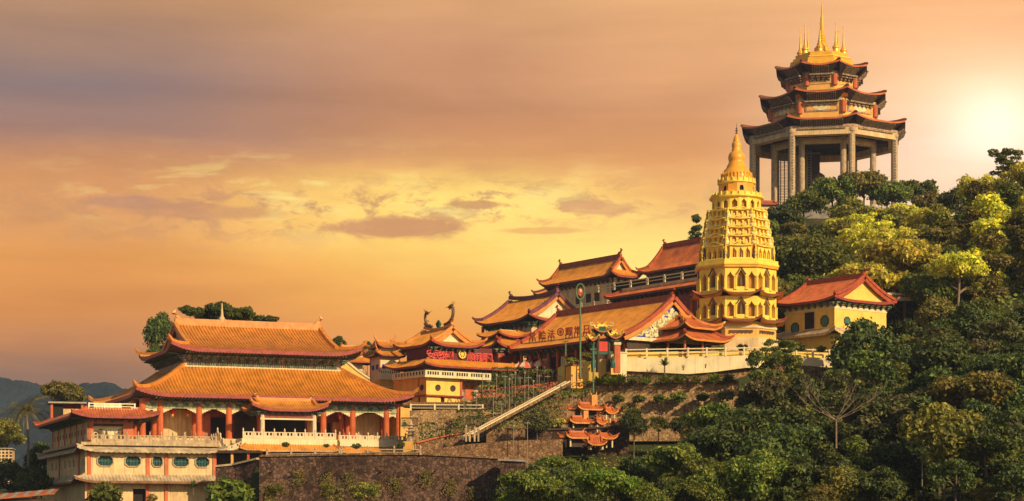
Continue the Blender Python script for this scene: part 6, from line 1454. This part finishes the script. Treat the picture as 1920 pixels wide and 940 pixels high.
for k, (px, py, D, rp) in enumerate(((1440, 440, 375, 40), (1405, 425, 385, 36), (1380, 455, 372, 36), (1425, 470, 350, 38), (1395, 495, 345, 36), (1440, 500, 330, 34), (1372, 420, 400, 30))):
    tree('woodland_tree', ('leafy','broad','round','bushy','dense','low','small')[k]+' hill tree behind the golden pagoda between the topmost hall and the pavilion base', px, py, D, rp, 'broad', 'leaf_dark' if k % 2 else 'leaf_mid', 'woodland trees on the slope above the yellow house', sz=1.2)
# undergrowth: nobody could count it
m = MB(); rnd = random.Random(5)
for k in range(34000):
    D = rnd.uniform(160, 400); px = rnd.uniform(1000 if D < 225 else 1440, 2050)
    if 225 < D < 276 and px < 1700: 
        if not (D < 240 and px > 1440): continue
    z = ground(px, D); p = Vector(((px-960)/F*D, D, z+rnd.uniform(0, 1.4)**2*.6)); s = rnd.uniform(.15, .42)*(D/250)
    leafquad(m, p, (rdir(rnd)+Vector((0, -.5, .8))).normalized(), s, rnd)
tag(m.build('undergrowth', 'leaf_mid', None), 'low dark green undergrowth covering the ground between the trees', 'undergrowth', kind='stuff')
m = MB()
for k in range(9000):
    px = rnd.uniform(560, 1400); D = rnd.uniform(205, 262); z = ground(px, D)
    if px < 770: continue
    p = Vector(((px-960)/F*D, D, z+rnd.uniform(0, .22))); leafquad(m, p, (rdir(rnd)+Vector((0, -.5, .8))).normalized(), rnd.uniform(.08, .22), rnd)
tag(m.build('garden_groundcover', 'leaf_olive', None), 'low green plants and grass covering the terraced garden beds', 'ground cover', kind='stuff')
# --- hedges, bushes and planting of the garden
def hedge(label, px0, px1, py0, py1, D, mat, depth=1.2, D2=None, name='hedge', ls=.14, group=None, dens=26, slope=0):
    D2 = D2 or D; a = P(px0, py1, D); b = P(px1, py1-slope, D2); h = (py1-py0)/F*D; rnd = random.Random(int(px0*7+py0))
    e = (b-a); L = e.length; m = MB()
    for k in range(int(dens*(L*h*1.3+L*depth))):
        s = rnd.random(); q = rnd.random(); top = rnd.random() < depth/(depth+h)
        z = h*(1 if top else q)+.12*mn.noise(Vector((s*L*1.2, D, 0)))*2; y = depth*(rnd.random() if top else rnd.uniform(-.04, .06)); p = Vector((e.x*s, e.y*s+y, z+e.z*s)); p += rdir(rnd)*.10
        leafquad(m, p, ((Vector((0, -1, .3)) if not top else Vector((0, -.2, 1)))+rdir(rnd)*.8).normalized(), ls*rnd.uniform(.6, 1.3), rnd)
    o = m.build(name, mat, None); o.location = a; tag(o, label, 'hedge', group); return o
hedge('dark clipped hedge on the terrace below the dragon hall balcony', 922, 982, 690, 718, 250, 'leaf_dark', dens=34)
hedge('bushy green hedge between the poles and the yellow stepped wall', 986, 1046, 694, 728, 249, 'leaf_mid', dens=30)
hedge('thin hedge on the red brown beam', 898, 975, 724, 734, 249.5, 'leaf_olive', D2=252, slope=9)
hedge('long dark hedge at the left foot of the garden, above the red ledge', 818, 890, 806, 818, 226, 'leaf_dark', slope=8)
for sd_, a0, a1, t0, t1, D, sl_, lab in STEPS:
    hedge('clipped hedge strip on the terrace step, '+lab, a0, a1, t0-4, t0+8, D-.5, 'leaf_dark' if a0 < 890 else 'leaf_mid', 1.0, D-.1, slope=sl_, dens=34)
hedge('top hedge strip running right from the orange gate box', 1062, 1180, 719, 725, 241, 'leaf_dark', slope=7)
hedge('golden yellow hedge beside the middle shrine roof', 1036, 1072, 785, 797, 229.5, 'leaf_yellow_sunlit')
hedge('dark clipped hedge bush below the stone stupa', 786, 820, 795, 822, 230.5, 'leaf_dark', dens=34)
hedge('ivy hanging low in front of the tan wall beside the shrubs', 1166, 1200, 760, 775, 237, 'leaf_olive')
def bush(label, px, py, D, rpx, mat='leaf_dark', group=None, sz=.8, name='bush'):
    return tree(name, label, px, py, D, rpx, 'bush', mat, group, cat='bush', sz=sz, base=zat(py, D)-rpx/F*D*sz)
GB = 'round bushes before the tan garden wall'
for k, (px, py, r_, mt) in enumerate(((1159, 748, 12, 'leaf_mid'), (1197, 749, 11, 'leaf_dark'), (1238, 748, 12, 'leaf_mid'), (1271, 746, 15, 'leaf_mid'), (1318, 745, 12, 'leaf_dark'), (1362, 742, 14, 'leaf_mid'))):
    bush(f'{("first","second","third","fourth","fifth","sixth")[k]} round bush from the left in the row before the tan wall', px, py, 236.5, r_*1.15, mt, GB)
GP = 'plants along the top of the planter wall'
def spiky(label, px, py, D, h, n=34, mat='leaf_mid', spread=1.0, group=None, name='spiky_plant', stem=0.0):
    rnd = random.Random(int(px*3)); m = MB(); 
    for k in range(n):
        a = rnd.uniform(0, 6.283); el_ = rnd.uniform(.2, 1.3); L = h*rnd.uniform(.6, 1); d = Vector((math.cos(a)*math.cos(el_)*spread, math.sin(a)*math.cos(el_)*spread, math.sin(el_)))
        sd = Vector((-math.sin(a), math.cos(a), 0))*h*.05; p0 = Vector((0, 0, stem)); p1 = p0+d*L*.6; p2 = p0+d*L+Vector((0, 0, -.18*L)); i = len(m.v)
        m.v += [tuple(p0-sd*.4), tuple(p0+sd*.4), tuple(p1+sd), tuple(p1-sd), tuple(p2)]; m.f += [(i, i+1, i+2, i+3), (i+3, i+2, i+4)]
    e = bpy.data.objects.new(name, None); COL.objects.link(e); e.location = P(px, py, D); tag(e, label, 'plant', group)
    m.build('leaves', mat, e)
    MB().tube([(0, 0, -.3), (0, 0, stem+.1)], [.09, .06], 6).build('stem', 'bark', e)
    return e
for k, (px, h, mt, lab) in enumerate(((1122, 1.2, 'leaf_mid', 'leftmost'), (1143, 1.3, 'leaf_bright', 'second'), (1163, 1.5, 'leaf_mid', 'third'), (1186, .9, 'leaf_dark', 'fourth'), (1214, 1.0, 'leaf_bright', 'fifth'), (1246, 1.2, 'leaf_mid', 'sixth'), (1272, 1.1, 'leaf_mid', 'seventh'), (1306, 1.1, 'leaf_mid', 'eighth'), (1338, 1.2, 'leaf_mid', 'ninth'), (1366, 1.2, 'leaf_dark', 'rightmost'))):
    spiky(f'{lab} spiky leaved plant in the row on top of the planter wall', px, 723-(.02*(px-1120)), 241, h*1.5, 110, mt, 1.1, GP)
for k, (a, b_) in enumerate(((1178, 1210), (1228, 1262), (1262, 1292), (1326, 1378))):
    hedge(('leftmost', 'second', 'third', 'rightmost')[k]+' low clipped hedge piece on top of the planter wall', a, b_, 706-k, 722-k, 241.4, 'leaf_dark' if k != 3 else 'leaf_mid', 1.0, group='low hedge pieces on the planter wall', dens=34)
for k, (px, py, h, l) in enumerate(((1246, 700, 1.6, 'small palm standing before the cream terrace wall'), (1281, 690, .7, 'small grassy tuft growing on the cream terrace wall'), (1323, 686, .5, 'tiny tuft at the right part of the cream terrace wall'))):
    spiky(l, px, py, 243.5, h, 60 if k == 0 else 20, 'leaf_dark', .9, name='small_palm' if k == 0 else 'grass_tuft', stem=.9 if k == 0 else 0)
for k, (px, py, r_, l) in enumerate(((1232, 655, 9, 'shrub under the left eave of the two tier pavilion'), (1262, 656, 7, 'shrub under the red posts of the two tier pavilion'), (1305, 655, 9, 'arched shrub right of the pavilion posts'), (1350, 655, 10, 'shrub at the pagoda plinth above the railing'), (1392, 652, 11, 'green shrub right of the pagoda plinth above the railing'),
     (1100, 668, 13, 'brownish rounded bush behind the lotus mast foot'), (1072, 678, 12, 'dull bush left of the lotus mast foot'), (535, 834, 8, 'small round shrub before the tiled canopy of the porch deck'), (668, 837, 9, 'round shrub between the two tiled canopies'), (752, 834, 8, 'round shrub at the right end of the hall deck'),
     (612, 836, 6, 'tiny shrub near the right end of the first canopy'), (795, 838, 10, 'olive shrub at the left end of the garden wall'), (862, 836, 8, 'olive shrub halfway along the brown garden wall'), (922, 842, 7, 'dark little shrub on the brown garden wall'), (852, 762, 8, 'shrub at the foot of the dragon hall wall'), (902, 752, 10, 'shrub below the red doorway'), (1498, 700, 14, 'shrub on the stony bank below the yellow house'), (1540, 655, 10, 'shrub before the dark basement of the yellow house'), (1500, 652, 12, 'shrub hiding the left foot of the yellow house'))):
    D_ = 248.5 if py < 700 and px > 1200 and px < 1400 else (241 if py < 700 and px < 1200 else 229)
    if px > 1495: D_ = 246
    if px in (535, 668, 752, 612): D_ = 226
    if px in (852, 902): D_ = 244
    bush(l, px, py, D_, r_, 'leaf_olive' if k in (5, 6, 11, 12) else 'leaf_mid' if k % 2 else 'leaf_dark')
for k, (px, py, D_, r_, mt, l) in enumerate(((195, 932, 214, 34, 'leaf_mid', 'green shrub before the left end of the terrace house'), (428, 932, 212, 44, 'leaf_bright', 'bright green rounded bush at the bottom left of the dark wall'), (515, 920, 211, 26, 'leaf_olive', 'olive bush before the left part of the dark retaining wall'),
     (285, 935, 214, 14, 'leaf_olive', 'small yellowish shrub before the terrace house door'), (622, 925, 213, 30, 'leaf_olive', 'thin olive bush before the middle of the dark wall'), (682, 922, 213, 34, 'leaf_olive', 'wider olive bush before the right half of the dark wall'))):
    tree('bush', l, px, py, D_, r_, 'open' if mt == 'leaf_olive' else 'bush', mt, None, 'bush', base=-1)
spiky('small dark palm like plant before the cream wall at the bottom', 362, 925, 213, 1.3, 40, 'leaf_dark', 1, stem=.6)
# --- palm at the left edge
pm = bpy.data.objects.new('palm_tree', None); COL.objects.link(pm); pm.location = P(52, 905, 254); tag(pm, 'tall feathery palm at the far left in front of the hills', 'palm tree')
hh = (905-770)/F*254
MB().tube([(0, 0, -1), (.1, 0, hh*.5), (-.15, 0, hh)], [.22, .16, .12], 8).build('trunk', 'bark_pale', pm)
m = MB(); rnd = random.Random(9)
for k in range(24):
    a = 2.4*k; el_ = rnd.uniform(-.1, 1.3); L = rnd.uniform(3.6, 4.8); prev = Vector((-.15, 0, hh)); d = Vector((math.cos(a)*math.cos(el_), math.sin(a)*math.cos(el_), math.sin(el_)))
    for j in range(12):
        d = (d+Vector((0, 0, -.13))).normalized(); p = prev+d*L/12; sd = d.cross(Vector((0, 0, 1))).normalized()
        for s in (-1, 1):
            for w in (0, .5):
                q = prev.lerp(p, w); tip = q+sd*s*.75*(1-j/14)+d*.35+Vector((0, 0, -.32)); i = len(m.v); m.v += [tuple(q-d*.05), tuple(q+d*.05), tuple(tip)]; m.f.append((i, i+1, i+2))
        i = len(m.v); m.v += [tuple(prev-sd*.03), tuple(prev+sd*.03), tuple(p+sd*.02), tuple(p-sd*.02)]; m.f.append((i, i+1, i+2, i+3)); prev = p
m.build('fronds', 'leaf_olive', pm)
# --- bare tree in the lower wood
bt = bpy.data.objects.new('bare_tree', None); COL.objects.link(bt); bt.location = P(1568, 812, 181); tag(bt, 'leafless pale branched tree spreading in the dark wood', 'tree')
m = MB(); rnd = random.Random(31)
def branch(p, d, L, r, n):
    pts = [p]; q = p
    for k in range(4):
        d = (d+Vector((rnd.uniform(-.16, .16), rnd.uniform(-.16, .16), rnd.uniform(-.02, .12)))).normalized(); q = q+d*L/4; pts.append(q)
    m.tube(pts, [r*(1-.2*k) for k in range(5)], 5)
    if n:
        for k in range(3 if n > 1 else 2):
            i = rnd.choice((1, 2, 3, 4)); dd = (d+Vector((rnd.uniform(-.7, .7), rnd.uniform(-.5, .5), rnd.uniform(0, .5)))).normalized(); branch(pts[i], dd, L*.62, r*.5, n-1)
for a in (-2.8, -1.2, -.4, .5, 1.3, 2.9, 2.2): branch(Vector((0, 0, 1.2)), Vector((math.cos(a)*1.1, math.sin(a)*.4-.2, .5)).normalized(), 3.2, .045, 3)
m.build('branches', 'bark_pale', bt); MB().tube([(0, 0, -1.5), (0, 0, .5), (0, 0, 1.3)], [.10, .08, .06], 7).build('trunk', 'bark_pale', bt)
# ================================================================== haze: one closed box of thin air around everything
hz = MB().box(-1900, 1900, -5, 2700, -14, 420).build('haze', 'earth', None)
hm = bpy.data.materials.new('haze'); hm.use_nodes = True; hn = hm.node_tree; hn.nodes.clear()
pv = hn.nodes.new('ShaderNodeVolumePrincipled'); pv.inputs['Density'].default_value = 0.00011; pv.inputs['Color'].default_value = (.50, .64, 1.0, 1); pv.inputs['Anisotropy'].default_value = 0.0
ho = hn.nodes.new('ShaderNodeOutputMaterial'); hn.links.new(pv.outputs[0], ho.inputs['Volume'])
hz.data.materials.clear(); hz.data.materials.append(hm); tag(hz, kind='stuff'); hz['label'] = 'thin evening haze over the far hills'; hz['category'] = 'haze'
